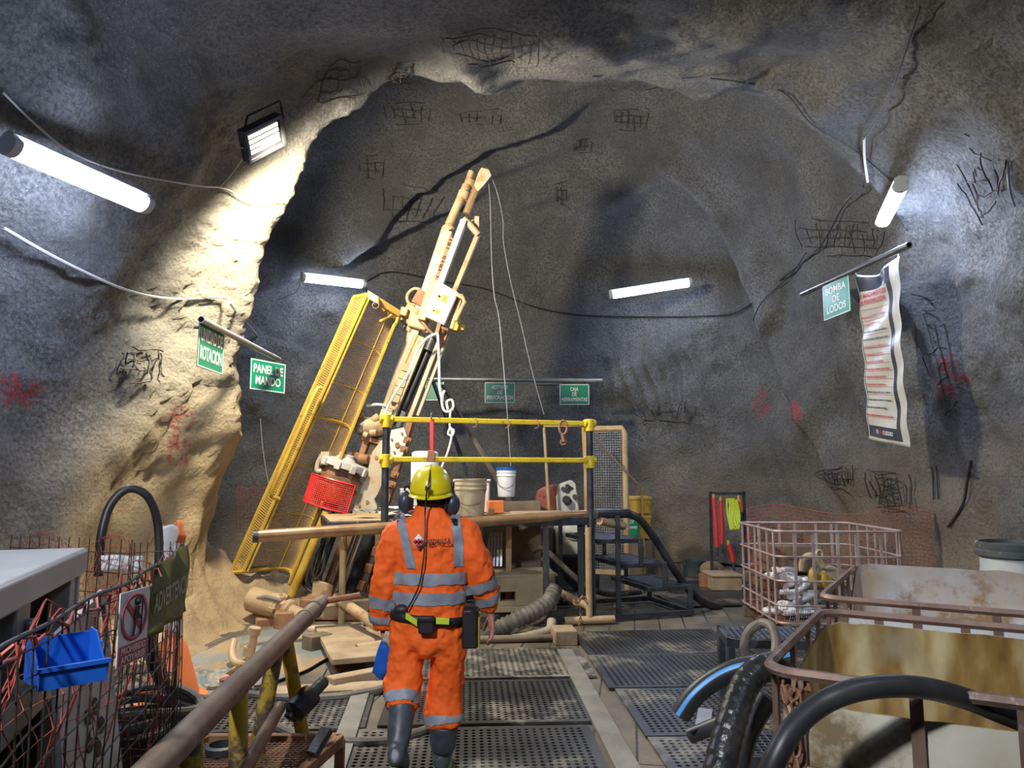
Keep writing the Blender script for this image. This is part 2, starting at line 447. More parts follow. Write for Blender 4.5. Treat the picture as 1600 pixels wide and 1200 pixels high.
M['brownpipe'] = mat('brown_pipe', (.30, .17, .09), (.46, .30, .15), 3, .35, metal=.5, c3=(.5, .42, .3), t3=.62)
M['orangeplastic'] = mat('orange_plastic', (.80, .22, .06), (.7, .18, .05), 4, .45)
M['red'] = mat('red_plastic', (.72, .04, .04), (.6, .03, .03), 4, .4)
M['rednet'] = mat('orange_net', (.50, .085, .05), (.38, .07, .045), 9, .5)
M['wirem'] = mat('dark_wire', (.03, .028, .027), (.065, .045, .035), 9, .6, metal=.3)
M['green'] = mat('sign_green', (.005, .23, .13), (.008, .26, .15), 6, .35)
M['signwhite'] = mat('sign_white', (.80, .82, .80), rough=.4)
M['cable'] = mat('pale_cable', (.55, .55, .53), rough=.5)
M['darkcable'] = mat('dark_cable', (.02, .02, .022), rough=.5)
M['blackpaint'] = mat('black_print', (.015, .015, .018), rough=.5)
M['redprint'] = mat('red_print', (.55, .03, .04), rough=.5)
M['galv'] = mat('galvanised', (.42, .43, .44), (.32, .33, .34), 8, .4, metal=.6)

# ------------------------------------------------------------------ lamps
M['tube'] = mat('tube_diffuser', (.9, .92, 1), emit=((.58, .70, 1.0), TUBE_POWER))
M['railpipe'] = mat('worn_rail_pipe', (.17, .11, .08), (.27, .19, .12), 4, .5, metal=.15, c3=(.36, .32, .26), t3=.62, s3=4, bump=.003)
M['tubedim'] = mat('tube_diffuser_dim', (.9, .92, 1), emit=((.58, .70, 1.0), 55))  # weaker glow for the fill tubes added behind the viewer
M['lamphouse'] = mat('lamp_housing', (.55, .57, .6), rough=.4)
def tube_light(a, b, label, power=None, w=.075, group='LED tube fixtures on the rock'):
    a, b = V(a), V(b); c = (a + b) / 2
    q, n = near(c)
    t = thing('tube_light', label, 'light fixture', (c.x, c.y, min(a.z, b.z)), group)
    d = (b - a).normalized(); back = (n - d * n.dot(d)).normalized(); back = (back + V((0, 0, -.5))).normalized(); back = (back - d * back.dot(d)).normalized()
    up = d.cross(back).normalized()
    def prof(m, r, sh, L0, L1):
        vs = []; k = 12
        for e in (L0, L1):
            for i in range(k): an = 2 * PI * i / k; vs.append(a + d * e + back * (math.cos(an) * r * .75 + sh) + up * math.sin(an) * r)
        m.add(vs, [tuple(range(k))[::-1], tuple(range(k, 2 * k))] + [(i, (i + 1) % k, (i + 1) % k + k, i + k) for i in range(k)])
        return m
    L = (b - a).length
    prof(MB(), w, 0, .05, L - .05).build('diffuser', M['tubedim' if power else 'tube'], t)
    h = MB(); prof(h, w * .95, -w * .8, .0, L); h.build('housing', M['lamphouse'], t)
    ec = MB(); prof(ec, w * 1.03, 0, -.01, .05); ec.build('end_cap', M['lamphouse'], t)
    ec = MB(); prof(ec, w * 1.03, 0, L - .05, L + .01); ec.build('end_cap', M['lamphouse'], t)
    return t
tube_light(P(14, 228, 4.62), P(230, 322, 5.75), 'bright white LED tube on the left wall, longest and nearest of the tube lights')
tube_light(P(472, 434, 12.2), P(569, 445, 12.9), 'white LED tube on the back wall left of the drill mast, above the yellow cage')
tube_light(P(953, 461, 12.7), P(1080, 441, 12.7), 'white LED tube on the back wall right of the drill mast')
tube_light(P(1407, 291, 7.1), P(1378, 349, 8.35), 'short-looking LED tube seen end-on above the hanging banner on the right wall')
tube_light((-1.6, -1.0, 4.6), (-.3, -1.0, 4.6), 'LED tube fixture on the tunnel roof behind the viewer, over the left side', 1)  # this tube and the next are added out of view for ambient fill
tube_light((1.8, 0.6, 4.7), (3.1, 0.6, 4.6), 'LED tube fixture on the tunnel roof behind the viewer, over the tanks', 1)

# floodlight on the rib
M['floodhouse'] = mat('flood_housing', (.02, .02, .022), rough=.45)
M['floodlens'] = mat('flood_lens', (.6, .6, .55), emit=((1, .96, .85), 1.0))
fa = (FLOOD_AIM - FLOOD_POS).normalized()
ld = bpy.data.lights.new('flood_beam', 'SPOT'); ld.energy = FLOOD_WATT; ld.color = (1, .90, .70); ld.spot_size = math.radians(172); ld.spot_blend = .35; ld.shadow_soft_size = .17
FL = thing('floodlight', 'black LED floodlight hung on the pale rock rib at upper left', 'light fixture', FLOOD_POS)
c = P(413, 216, 6.85)
X = (P(458, 190, 7.05) - P(375, 232, 6.65)).normalized(); Nn = V((.35, -.55, -.75)).normalized(); Nn = (Nn - X * Nn.dot(X)).normalized(); Yv = Nn.cross(X).normalized()
h = MB(); h.box(c - Nn * .04, (.50, .32, .065), x=X, y=Yv, z=Nn)
for i in range(9): h.box(c - Nn * .095 + X * (i - 4) * .048, (.012, .27, .045), x=X, y=Yv, z=Nn)
h.build('housing', M['floodhouse'], FL, bevel=.008)
rim = MB()
for sx, sy, a_, b_ in ((0, 1, .50, .035), (0, -1, .50, .035), (1, 0, .035, .32), (-1, 0, .035, .32)): rim.box(c + X * sx * .235 + Yv * sy * .145 + Nn * .012, (a_, b_, .03), x=X, y=Yv, z=Nn)
rim.build('rim', M['floodhouse'], FL, bevel=.005)
ln = MB()
for r_ in range(4):
    for i in range(12): ln.box(c + X * (i - 5.5) * .033 + Yv * (r_ - 1.5) * .052 + Nn * .002, (.022, .038, .012), x=X, y=Yv, z=Nn)
ln.build('lens_array', M['floodlens'], FL)
bk = MB(); A1 = c + X * .27 - Nn * .02; A2 = c - X * .27 - Nn * .02; top = V((0, -.0, .30))
bk.tube([A1, A1 + V((0, 0, .12)), A1 + top - X * .05, A2 + top + X * .05, A2 + V((0, 0, .12)), A2], .012, 8); bk.build('bracket', M['floodhouse'], FL)
lo = bpy.data.objects.new('flood_beam', ld); COL.objects.link(lo); lo.parent = FL
lo.location = (c + Nn * .24) - FL.location
lo.rotation_euler = (FLOOD_AIM - c).to_track_quat('-Z', 'Y').to_euler()

F2 = V((-1.9, -1.6, 4.55)); F2A = V((.2, 5.2, .7))  # unseen lamp added to brighten the worker's back and the near tanks
FL_FILL = thing('floodlight', 'LED floodlight on the tunnel roof behind the viewer', 'light fixture', F2)
n2 = (F2A - F2).normalized(); x2 = n2.cross(V((0, 0, 1))).normalized(); y2 = n2.cross(x2)
MB().box(F2, (.5, .36, .07), x=x2, y=y2, z=n2).build('housing', M['floodhouse'], FL_FILL, bevel=.008)
MB().box(F2 + n2 * .04, (.42, .28, .01), x=x2, y=y2, z=n2).build('lens_array', M['floodlens'], FL_FILL)
MB().tube([F2 - x2 * .26, F2 - x2 * .2 + V((0, 0, .35)), F2 + x2 * .2 + V((0, 0, .35)), F2 + x2 * .26], .012, 8).build('bracket', M['floodhouse'], FL_FILL)
l2 = bpy.data.lights.new('flood_beam', 'SPOT'); l2.energy = FILL_WATT; l2.color = (.95, .97, 1); l2.spot_size = math.radians(64); l2.spot_blend = .8; l2.shadow_soft_size = .16
o2 = bpy.data.objects.new('flood_beam', l2); COL.objects.link(o2); o2.parent = FL_FILL; o2.location = n2 * .12; o2.rotation_euler = n2.to_track_quat('-Z', 'Y').to_euler()

# ------------------------------------------------------------------ exposed reinforcing mesh in the rock
def rock_path(pts, off=.02, n=10):
    return [W(x, y, off) for x, y in pts]
def mesh_patch(corners, nu, nv, label, off=.05, r=.0075, jag=.35, cat='wire mesh', seed=1):
    rnd = random.Random(seed); m = MB()
    A, B, C_, D = corners                      # pixel quad: tl, tr, br, bl
    def q(u, v):
        x = (A[0] * (1 - u) + B[0] * u) * (1 - v) + (D[0] * (1 - u) + C_[0] * u) * v
        y = (A[1] * (1 - u) + B[1] * u) * (1 - v) + (D[1] * (1 - u) + C_[1] * u) * v
        return W(x, y, off + .03 * math.sin(9 * u + 5 * v))
    for i in range(nu + 1):
        a, b = rnd.random() * jag, 1 - rnd.random() * jag
        k = 7; m.tube([q(i / nu, a + (b - a) * t / k) for t in range(k + 1)], r, 5)
    for j in range(nv + 1):
        a, b = rnd.random() * jag, 1 - rnd.random() * jag
        k = 7; m.tube([q(a + (b - a) * t / k, j / nv) for t in range(k + 1)], r, 5)
    o = m.build('wire_mesh', M['wirem']); tag(o, label, cat, 'exposed wire mesh on the rock'); return o
mesh_patch([(560, 246), (600, 242), (598, 282), (565, 278)], 3, 3, 'small square of rusty wire mesh left of the mast top, above the left ledge', seed=2)
mesh_patch([(596, 160), (672, 158), (672, 196), (606, 190)], 5, 3, 'wire mesh patch high on the left of the dome', seed=3)
mesh_patch([(720, 175), (785, 172), (780, 200), (722, 192)], 5, 2, 'thin wire mesh strip on the dome just right of its highest left patch', seed=4, jag=.5)
mesh_patch([(690, 30), (850, 40), (840, 88), (700, 86)], 11, 5, 'large dark mesh curtain on the near roof at top centre', off=.09, seed=5)
mesh_patch([(604, 100), (640, 92), (645, 128), (600, 130)], 4, 4, 'bent wire mesh on the roof brow above the pale dome', seed=6)
mesh_patch([(500, 95), (560, 85), (562, 150), (470, 155)], 4, 4, 'torn mesh on the roof brow right of the floodlight', seed=7)
mesh_patch([(960, 170), (1015, 168), (1010, 206), (962, 200)], 5, 3, 'mesh patch on the dome right of the mast, highest there', seed=8)
mesh_patch([(895, 220), (926, 214), (922, 238), (897, 238)], 3, 2, 'little mesh scrap on the dome right of the mast top', seed=9)
mesh_patch([(868, 288), (886, 284), (884, 322), (870, 318)], 2, 3, 'narrow mesh scrap on the back wall right of the mast', seed=10)
mesh_patch([(985, 638), (1090, 622), (1080, 660), (1000, 655)], 7, 2, 'wire mesh below the ripples of the back wall', seed=11, jag=.5)
mesh_patch([(1278, 738), (1335, 728), (1330, 768), (1290, 752)], 8, 4, 'fanned mesh patch low on the right wall left of the banner foot', seed=12)
mesh_patch([(1360, 735), (1428, 740), (1430, 800), (1370, 790)], 8, 6, 'dark sagging mesh below the hanging banner', seed=13, off=.08)
mesh_patch([(1250, 340), (1390, 350), (1380, 400), (1262, 400)], 9, 4, 'tangled mesh behind the tilted pipe of the banner', seed=14, off=.07)
mesh_patch([(1455, 180), (1580, 232), (1570, 300), (1540, 350)], 7, 5, 'loose wire mesh on the upper right wall', seed=15, off=.07, jag=.6)
mesh_patch([(180, 545), (250, 548), (248, 600), (180, 592)], 5, 3, 'mesh patch on the left wall beside the column', seed=16)
mesh_patch([(600, 285), (700, 300), (670, 345), (600, 350)], 6, 3, 'wire mesh in the shadow under the left dome ledge', seed=17)
mesh_patch([(1420, 460), (1470, 470), (1500, 620), (1480, 650)], 3, 8, 'mesh edge hanging right of the banner shadow', seed=18, jag=.5)
def rod(pts, label, r=.012, name='rebar', off=.03, m='wirem'):
    o = MB().tube([W(x, y, off) for x, y in pts], r, 6, smooth=4).build(name, M[m]); tag(o, label, 'steel bar'); return o
rod([(1458, 730), (1460, 755), (1461, 782)], 'short upright steel bar in the right wall above the tanks, left one of the pair', .01)
rod([(1465, 728), (1467, 755), (1469, 780)], 'short upright steel bar in the right wall above the tanks, right one of the pair', .01)
rod([(1520, 720), (1516, 750), (1508, 790), (1484, 822)], 'long bent steel rod lying on the right wall above the drum', .016)
rod([(1578, 250), (1582, 290), (1590, 320)], 'galvanised hook rod at the right edge of the upper right wall', .012, m='galv')

# ------------------------------------------------------------------ cables
def cable(pts, label, r=.009, m='darkcable', name='cable', group=None, sm=6, n=6):
    o = MB().tube(pts, r, n, smooth=sm).build(name, M[m]); tag(o, label, 'cable', group); return o
def wp(*a): return [W(x, y, off) if d is None else P(x, y, d) for (x, y, d, off) in a]
cable([W(0, 352, .06), W(90, 402, .05), W(190, 450, .05), W(270, 465, .05), W(345, 466, .05), W(365, 485, .05), W(400, 525, .05), W(432, 558, .08)], 'white cable drooping across the left wall to the signpost pipe', .013, 'cable')
cable([W(0, 140, .04), W(50, 190, .04), W(110, 235, .04), W(190, 270, .04), W(300, 285, .04), W(345, 290, .06), W(385, 312, .08), W(438, 310, .08)], 'thin grey cable above the big left tube running to the column', .008, 'cable')
cable([W(378, 245, .03), W(360, 270, .03), W(342, 290, .03)], 'thin lead hanging from the floodlight down the column', .006, 'cable')
cable([W(405, 650, .1), W(408, 700, .08), W(415, 745, .06), W(424, 768, .05)], 'white cable hanging behind the yellow cage', .009, 'cable')
cable([W(572, 440, .05), W(610, 425, .04), W(690, 440, .04), W(760, 452, .04), W(830, 478, .04), W(900, 492, .04), W(1000, 494, .04), W(1100, 495, .05), W(1160, 485, .06), (W(1230, 430, .08)), W(1290, 385, .1), W(1330, 320, .1), W(1358, 285, .08)], 'dark power cable strung across the whole back wall', .012)
cable([W(1180, 500, .04), W(1195, 470, .05), W(1240, 430, .06), W(1268, 395, .08)], 'second dark cable looping under the main back-wall cable', .009)
cable([W(1440, 0, .08), W(1415, 90, .08), W(1390, 160, .08), W(1355, 208, .08)], 'dark cable coming down the roof at upper right', .008)
cable([W(1355, 208, .06), W(1358, 245, .06), W(1362, 280, .06)], 'pale conduit piece above the end-on tube light', .014, 'cable', name='conduit')
cable([W(850, 128, .04), W(930, 115, .03), W(960, 140, .03), W(1010, 138, .03), W(1070, 118, .03), W(1180, 128, .03), W(1230, 145, .03), W(1270, 190, .03), W(1340, 235, .04), W(1400, 285, .04)], 'dark wire following the crest of the dome on the right', .006)
cable([W(468, 440, .05), W(462, 455, .05), W(450, 462, .06), W(432, 468, .06)], 'black lead at the left end of the far left tube', .008)

# ------------------------------------------------------------------ signposts and signs
def sign_pipe(a, b, r, label, m='galv'):
    t = MB(); t.pipe(a, b, r, .006); o = t.build('sign_pipe', M[m]); tag(o, label, 'pipe', 'pipes that carry the green signs'); return o
def green_sign(c, right, w, h, lines, label, up=(0, 0, 1), tilt=0, sizes=None):
    R = V(right).normalized(); U = V(up); U = (U - R * U.dot(R)).normalized(); N = R.cross(U)
    c = V(c); t = thing('green_sign', label, 'sign', c - U * h / 2, 'green workplace signs')
    MB().box(c, (w, h, .006), x=R, y=U, z=N).build('panel', M['green'], t, bevel=.002)
    fr = MB(); e = .012
    for s in (-1, 1):
        fr.box(c + U * s * (h / 2 - e) + N * .0035, (w - .01, e, .003), x=R, y=U, z=N)
        fr.box(c + R * s * (w / 2 - e) + N * .0035, (e, h - .01, .003), x=R, y=U, z=N)
    fr.build('border', M['signwhite'], t)
    n = len(lines); lh = (h - .10) / n
    for i, s in enumerate(lines):
        hh = lh * .74
        text('lettering', s, M['signwhite'], c + U * (h / 2 - .05 - lh * (i + 1) + lh * .2) + N * .004, R, U,
             width=(w - .07) * (sizes[i] if sizes else min(1, len(s) * .14)), height=hh, parent=t)
    tie = MB()
    for s in (-.35, .35): tie.tube([c + R * w * s + U * (h / 2 - .01), c + R * w * s + U * (h / 2 + .05)], .004, 5)
    tie.build('wire_tie', M['darkcable'], t)
    return t
# left pipe, running in depth beside the column
LA, LB = P(314, 499, 6.75), P(436, 562, 9.0)
sign_pipe(LA, LB, .032, 'galvanised pipe on the left column carrying two green signs')
ld_ = (LB - LA).normalized()
green_sign(P(330, 544, 7.1), ld_, .60, .45, ['UNIDAD DE', 'ROTACION'], 'green sign UNIDAD DE ROTACION on the left column pipe', sizes=[.95, .95])
green_sign(P(419, 588, 9.0), V((.42, .90, 0)), .60, .38, ['PANEL DE', 'MANDO'], 'green sign PANEL DE MANDO half hidden behind the column', sizes=[.95, .8])
# back pipe
BA, BB = P(668, 592, 12.6), P(941, 595, 12.7)
sign_pipe(BA, BB, .035, 'long galvanised pipe across the back wall with green signs')
def hang(px0, px1, y0, y1, lines, label, sizes, Y=12.55):
    a, b = P(px0, (y0 + y1) / 2, Y), P(px1, (y0 + y1) / 2, Y); w = (b - a).length
    h = (P(px0, y0, Y) - P(px0, y1, Y)).z; green_sign((a + b) / 2, b - a, w, h, lines, label, sizes=sizes)
hang(757, 805, 597, 630, ['ADITIVOS', 'DE', 'PERFORACION'], 'green sign ADITIVOS DE PERFORACION on the back wall pipe', [.62, .18, .98])
hang(874, 921, 600, 633, ['CAJA', 'DE', 'HERRAMIENTAS'], 'green sign CAJA DE HERRAMIENTAS at the right of the back wall pipe', [.32, .18, .98])
hang(664, 694, 594, 626, ['', ''], 'green sign mostly hidden behind the drill mast', [.5, .5], 12.65)
o = MB().pipe(P(838, 600, 12.62) - V((.0, 0, 0)), P(878, 600, 12.62), .03).build('pipe', M['steel'], None)
tag(o, 'short dark pipe on the back wall between the two green signs', 'pipe')
# right pipe
RA, RB = P(1254, 459, 9.85), P(1421, 383, 7.55)
sign_pipe(RA, RB, .038, 'dark tilted-looking pipe on the right wall carrying sign and banner', 'steel')
rd_ = (RB - RA).normalized()
green_sign(P(1309, 466, 9.0) + V((-.02, 0, 0)), V((rd_.x, rd_.y, 0)), .62, .46, ['BOMBA', 'DE', 'LODOS'], 'green sign BOMBA DE LODOS left of the banner', sizes=[.85, .3, .8])

# banner
BR = V((rd_.x, rd_.y, 0)).normalized(); BC = P(1342, 428, 8.72); BW, BH = .74, 2.0
BN = BR.cross(V((0, 0, 1))).normalized()
M['vinyl'] = mat('banner_vinyl', (.62, .62, .58), (.55, .55, .52), 6, .32)
M['bannerdark'] = mat('banner_dark', (.045, .05, .075), (.07, .075, .10), 6, .3)
def bq(u, v, off=0):
    wob = .010 * math.sin(v * 7 + 1) * math.sin(u * 5) + .05 * math.exp(-v * 7) * math.sin(u * 9 + 1) + .012 * math.sin(v * 31 + u * 6)
    sag = .10 * math.exp(-v * 9) * math.sin(PI * u)
    return BC + BR * (u * BW) + V((0, 0, -1)) * (v * BH + sag * (1 - v) + .13 * u * v) + BN * (wob + off)
bt = thing('hanging_banner', 'tall white vinyl banner with red rules text hung from the right wall pipe', 'banner', bq(.5, 1))
MB().grid(lambda u, v: bq(u, v), 40, 70).build('sheet', M['vinyl'], bt, solid=.004)
MB().grid(lambda u, v: bq(.03 + u * .82, .015 + v * .965, .004), 30, 60).build('dark_border', M['bannerdark'], bt)
MB().grid(lambda u, v: bq(.05 + u * .72, .115 + v * .80, .007), 30, 60).build('text_field', M['vinyl'], bt)
def btext(s, v, h, m, u0=.08, w=.66, name='lettering'):
    c = bq(u0, v, .024); d = bq(u0 + w, v, .024) - c
    text(name, s, m, c, d, V((0, 0, 1)), width=w * BW, height=h, parent=bt, align='LEFT', depth=.004)
btext('10 MANDAMIENTOS', .165, .055, M['redprint'], w=.66); btext('DE PERFORACION', .205, .055, M['redprint'], w=.62)
body = [('Nunca ingrese al area de trabajo sin autorizacion', 1), ('y sin su equipo de proteccion personal', 1),
        ('Siempre reporte un accidente o casi accidente, tu', 0), ('reporte nos ayuda a prevenir que se repita', 0),
        ('Siempre use arnes para trabajos en altura', 1), ('No manipule equipos en movimiento', 1), ('Nunca opere equipos sin estar capacitado', 1),
        ('Mantenga limpia y ordenada su area de trabajo', 1), ('No ingrese bajo la influencia de alcohol', 1), ('No ignore el Dia de los procedimientos', 1),
        ('Usted tiene derecho a decir que no y detener', 0), ('un trabajo inseguro para usted o su companero', 0), ('hasta que se controle el riesgo', 0), ('Siempre aplique los estandares y sea responsable', 1)]
for i, (s, k) in enumerate(body):
    btext(s, .285 + i * .044, .026, M['redprint'] if k else M['blackpaint'], w=.64 if len(s) > 40 else .5)
ln_ = MB()
for v in (.235, .30, .385, .465, .51, .555, .60, .645, .69, .735, .865):
    ln_.tube([bq(.07 + .68 * t / 6, v, .012) for t in range(7)], .002, 4)
ln_.build('ruled_lines', M['redprint'], bt)
btext('TR', .955, .045, M['signwhite'], .30, .07); btext('ABAJ', .955, .045, M['redprint'], .375, .11); btext('O SEGURO', .955, .045, M['signwhite'], .49, .22)
tb = MB()
tb.tube([bq(.02, .0), bq(.02, 0) + V((0, 0, .05))], .006, 5); tb.tube([bq(.98, .0), bq(1, 0) + V((0, 0, .12)), bq(.9, 0) + V((0, 0, .1))], .008, 5); tb.build('tie', M['cable'], bt)
cable([bq(1.0, .02, .02), bq(.99, .12, .05), bq(1.03, .26, .05)], 'loose white string dangling at the banner right edge', .004, 'cable')

# ------------------------------------------------------------------ diamond drill rig
RY = 9.6
def m_(px, py, w=0.0): return P(px, py, RY - w)
rig = thing('drill_rig', 'tall inclined diamond drill rig in dusty cream paint with yellow mesh guard cage', 'drilling machine', m_(520, 965) * 1)
rig.location.z = 0
U_ = (m_(745, 270) - m_(545, 900)).normalized()         # along the mast
S_ = V((0, -1, 0)); R_ = U_.cross(S_).normalized() * -1  # right of the mast
R_ = V((U_.z, 0, -U_.x)).normalized()
def beam(a, b, w, d, wd=0.0): return MB().bar(m_(*a, wd), m_(*b, wd), d, w, up=R_)
def bb(mb, a, b, w, d, wd=0.0): mb.bar(m_(*a, wd), m_(*b, wd), d, w, up=R_); return mb
PXM = RY / FPX
# -- mast
rail = bb(MB(), (699, 362), (606, 642), .15, .16, .05); bb(rail, (606, 642), (572, 742), .15, .16, .05)
rail.build('mast_rail', M['cream'], rig, bevel=.01)
rail = bb(MB(), (725, 345), (688, 445), .085, .12, .12); bb(rail, (688, 445), (664, 520), .085, .12, .10)
rail.build('mast_rail', M['white'], rig, bevel=.01)
lad = MB()
for k in range(34):
    t = k / 33; a = m_(705 + (674 - 705) * t, 374 + (460 - 374) * t, .16); lad.box(a, (.05, .02, .035), x=R_, y=S_, z=U_)
bb(lad, (705, 370), (673, 462), .035, .05, .12); lad.build('rack', M['rust'], rig)
bar_ = bb(MB(), (747, 366), (710, 456), .065, .10, .0); bar_.build('side_arm', M['tan'], rig, bevel=.008)
top = MB(); top.tube([m_(724, 342, .1), m_(735, 352, .1), m_(747, 366, .05)], .045, 10); top.cyl(m_(740, 344, -.1), m_(741, 362, -.1), .03); top.box(m_(745, 348, 0), (.06, .06, .16)); top.build('head_bracket', M['cream'], rig)
# -- telescopic top
ex = MB(); ex.cyl(m_(701, 352, .05), m_(729, 290, .05), .058); ex.cyl(m_(729, 290, .05), m_(737, 268, .05), .045); ex.build('feed_cylinder', M['tan'], rig)
ex = MB()
for a, b, r in (((703, 362), (698, 352), .078), ((722, 312), (726, 300), .082), ((733, 290), (736, 282), .075)): MB().cyl(m_(*a, .05), m_(*b, .05), r).build('collar', M['tan'], rig, bevel=.006)
ex = MB(); ex.cyl(m_(728, 334, .10), m_(741, 302, .10), .048); ex.cyl(m_(741, 302, .10), m_(750, 280, .10), .055, .05); ex.build('rod_guide', M['brownpipe'], rig)
sh = MB(); sh.prism([m_(741, 291, .02), m_(747, 300, .02), m_(756, 291, .02), (m_(762, 283, .02)), m_(768, 275, .02), m_(764, 266, .02), m_(752, 263, .02), m_(748, 270, .02), m_(744, 281, .02)], V((0, -.03, 0)))
sh.prism([m_(741, 291, .14), m_(747, 300, .14), m_(756, 291, .14), (m_(762, 283, .14)), m_(768, 275, .14), m_(764, 266, .14), m_(752, 263, .14), m_(748, 270, .14), m_(744, 281, .14)], V((0, -.03, 0)))
sh.build('crown_plate', M['cream'], rig, bevel=.005)
sh = MB(); sh.lathe([(.05, -.04), (.085, -.04), (.07, -.015), (.07, .015), (.085, .04), (.05, .04)], m_(757, 273, .09), (0, 1, 0)); sh.build('sheave', M['steel'], rig)
# -- rotation head cover
box = [(685, 445), (719, 464), (697, 515), (666, 500)]
hd = MB(); hd.prism([m_(*p, .12) for p in box], V((0, -.26, 0))); hd.build('head_cover', M['white'], rig, bevel=.02)
fr = bb(MB(), (680, 440), (660, 503), .11, .30, .22); bb(fr, (722, 462), (706, 516), .05, .20, .20)
fr.tube([m_(712, 459, .36), m_(724, 466, .36), m_(726, 472, .36), m_(712, 502, .36)], .03, 8); fr.build('cover_frame', M['tan'], rig, bevel=.01)
M['stickeryellow'] = mat('sticker', (.55, .70, .05), rough=.4)
sU, sR = (m_(683, 446) - m_(664, 500)).normalized(), None
sR = V((sU.z, 0, -sU.x))
def sticker(px, py, s, parent):
    c = m_(px, py, .385); q = MB()
    q.prism([c - sR * s + sU * s * .9, c - sR * s * 1.0 - sU * 0, c + sR * s * .1 - sU * s], V((0, -.003, 0)))
    q.box(c + sR * s * .45 + sU * s * .1, (s * 1.1, s * 1.3, .003), x=sR, y=sU, z=V((0, -1, 0)))
    q.build('warning_sticker', M['stickeryellow'], parent, label='yellow-green warning sticker')
    MB().ball(c - sR * s * .5 + sU * .2 * s + V((0, -.005, 0)), s * .2, 8, 6).build('sticker_symbol', M['blackpaint'], parent); k = MB(); k.bar(c + sR * s * .5 + sU * s * .5 + V((0, -.004, 0)), c + sR * s * .5 - sU * s * .3 + V((0, -.004, 0)), .012, .003)
    k.build('sticker_print', M['blackpaint'], parent)
sticker(690, 466, .075, rig); sticker(680, 487, .05, rig)
lp = MB(); lp.tube([m_(657, 453, .1), m_(648, 451, .1), m_(639, 457, .1), (m_(636, 466, .1)), m_(640, 475, .1), m_(650, 476, .1)], .022, 8, smooth=4); lp.build('lifting_ring', M['tan'], rig)
br = bb(MB(), (664, 458), (652, 478), .16, .22, .05); br.build('slide_block', M['rust'], rig, bevel=.01)
hs = MB(); hs.cyl(m_(650, 482, .08), m_(636, 508, .08), .135, .11); hs.cyl(m_(641, 510, .08), m_(636, 519, .08), .075); hs.box(m_(655, 505, .1), (.25, .2, .18), x=R_, y=S_, z=U_); hs.build('gearbox', M['tan'], rig, bevel=.02)
yb = MB(); yb.box(m_(632, 488, .2), (.09, .14, .11), x=R_, y=S_, z=U_); yb.build('cage_bracket', M['yellow'], rig, bevel=.008)
yb = MB(); yb.box(m_(713, 508, .2), (.09, .18, .17), x=R_, y=S_, z=U_); yb.box(m_(722, 512, .18), (.07, .12, .08), x=R_, y=S_, z=U_); yb.build('cage_bracket', M['yellow'], rig, bevel=.008)
lk = MB(); lk.tube([m_(659, 502, .3), m_(668, 514, .34), m_(677, 523, .34)], .022, 6); lk.tube([m_(700, 516, .34), m_(690, 512, .36), m_(684, 505, .36)], .022, 6); bb(lk, (687, 506), (682, 524), .05, .08, .36)
lk.ball(m_(690, 517, .3), .06, 10, 8); lk.box(m_(693, 528, .24), (.08, .1, .16), x=R_, y=S_, z=U_); lk.build('linkage', M['rust'], rig, bevel=.006)
# -- lower mast
lb = bb(MB(), (659, 527), (612, 640), .13, .18, .05); lb.cyl(m_(651, 524, .12), m_(601, 636, .12), .035); lb.build('mast_beam', M['tan'], rig, bevel=.01)
for i in range(5):
    t = i / 4; bk = MB(); bk.box(m_(636 - 18 * t, 575 + 48 * t, .18), (.12, .06, .10), x=R_, y=S_, z=U_); bk.build('rail_clamp', M['tan'], rig, bevel=.008)
tr = bb(MB(), (675, 530), (617, 665), .13, .04, -.02); tr.build('trough', M['steel'], rig)
bl = bb(MB(), (664, 533), (609, 668), .045, .14, .12); bb(bl, (688, 530), (640, 655), .055, .12, .12); bb(bl, (698, 528), (652, 650), .05, .05, .1); bl.build('mast_rail', M['cream'], rig, bevel=.008)
cr = MB(); cr.cyl(m_(681, 545, .10), m_(628, 680, .10), .042); cr.build('piston_rod', M['chrome'], rig)
cr = MB(); cr.cyl(m_(677, 528, .12), m_(669, 548, .12), .075); cr.cyl(m_(669, 548, .08), m_(630, 640, .08), .035); cr.build('rod_gland', M['blacksteel'], rig)
rr = bb(MB(), (641, 660), (600, 800), .075, .12, .1); bb(rr, (650, 650), (604, 800), .03, .06, .02); rr.build('right_rail', M['rust'], rig, bevel=.006)
for (x, y) in ((637, 688), (632, 702), (617, 742), (613, 757)):
    q = MB(); q.box(m_(x, y, .2), (.10, .08, .08), x=R_, y=S_, z=U_); q.cyl(m_(x, y, .2), m_(x, y, .27), .022, n=6); q.build('rail_clamp', M['rust'], rig, bevel=.008)
gp = MB(); gp.prism([m_(*p, .2) for p in ((612, 672), (632, 668), (637, 684), (630, 712), (608, 722), (606, 700))], V((0, -.03, 0))); gp.build('gusset_plate', M['white'], rig, bevel=.004)
gb = MB()
for (x, y, r) in ((621, 695, .035), (612, 686, .014), (616, 706, .014), (628, 677, .014)): MB().cyl(m_(x, y, .23), m_(x, y, .255), r, n=6).build('bolt', M['rust'], rig)
wp_ = MB(); wp_.prism([m_(*p, .24) for p in ((597, 688), (608, 690), (607, 735), (592, 772), (586, 780), (591, 792), (587, 808), (550, 808), (556, 785), (570, 752), (577, 730), (583, 706))], V((0, -.06, 0))); wp_.build('swing_plate', M['cream'], rig, bevel=.008, label='bright cream swing plate streaked with rust')
wb = MB()
for (x, y, r) in ((574, 784, .022), (562, 790, .018), (578, 802, .018), (588, 715, .02)): MB().cyl(m_(x, y, .30), m_(x, y, .315), r, n=10).build('bolt', M['rust'], rig)
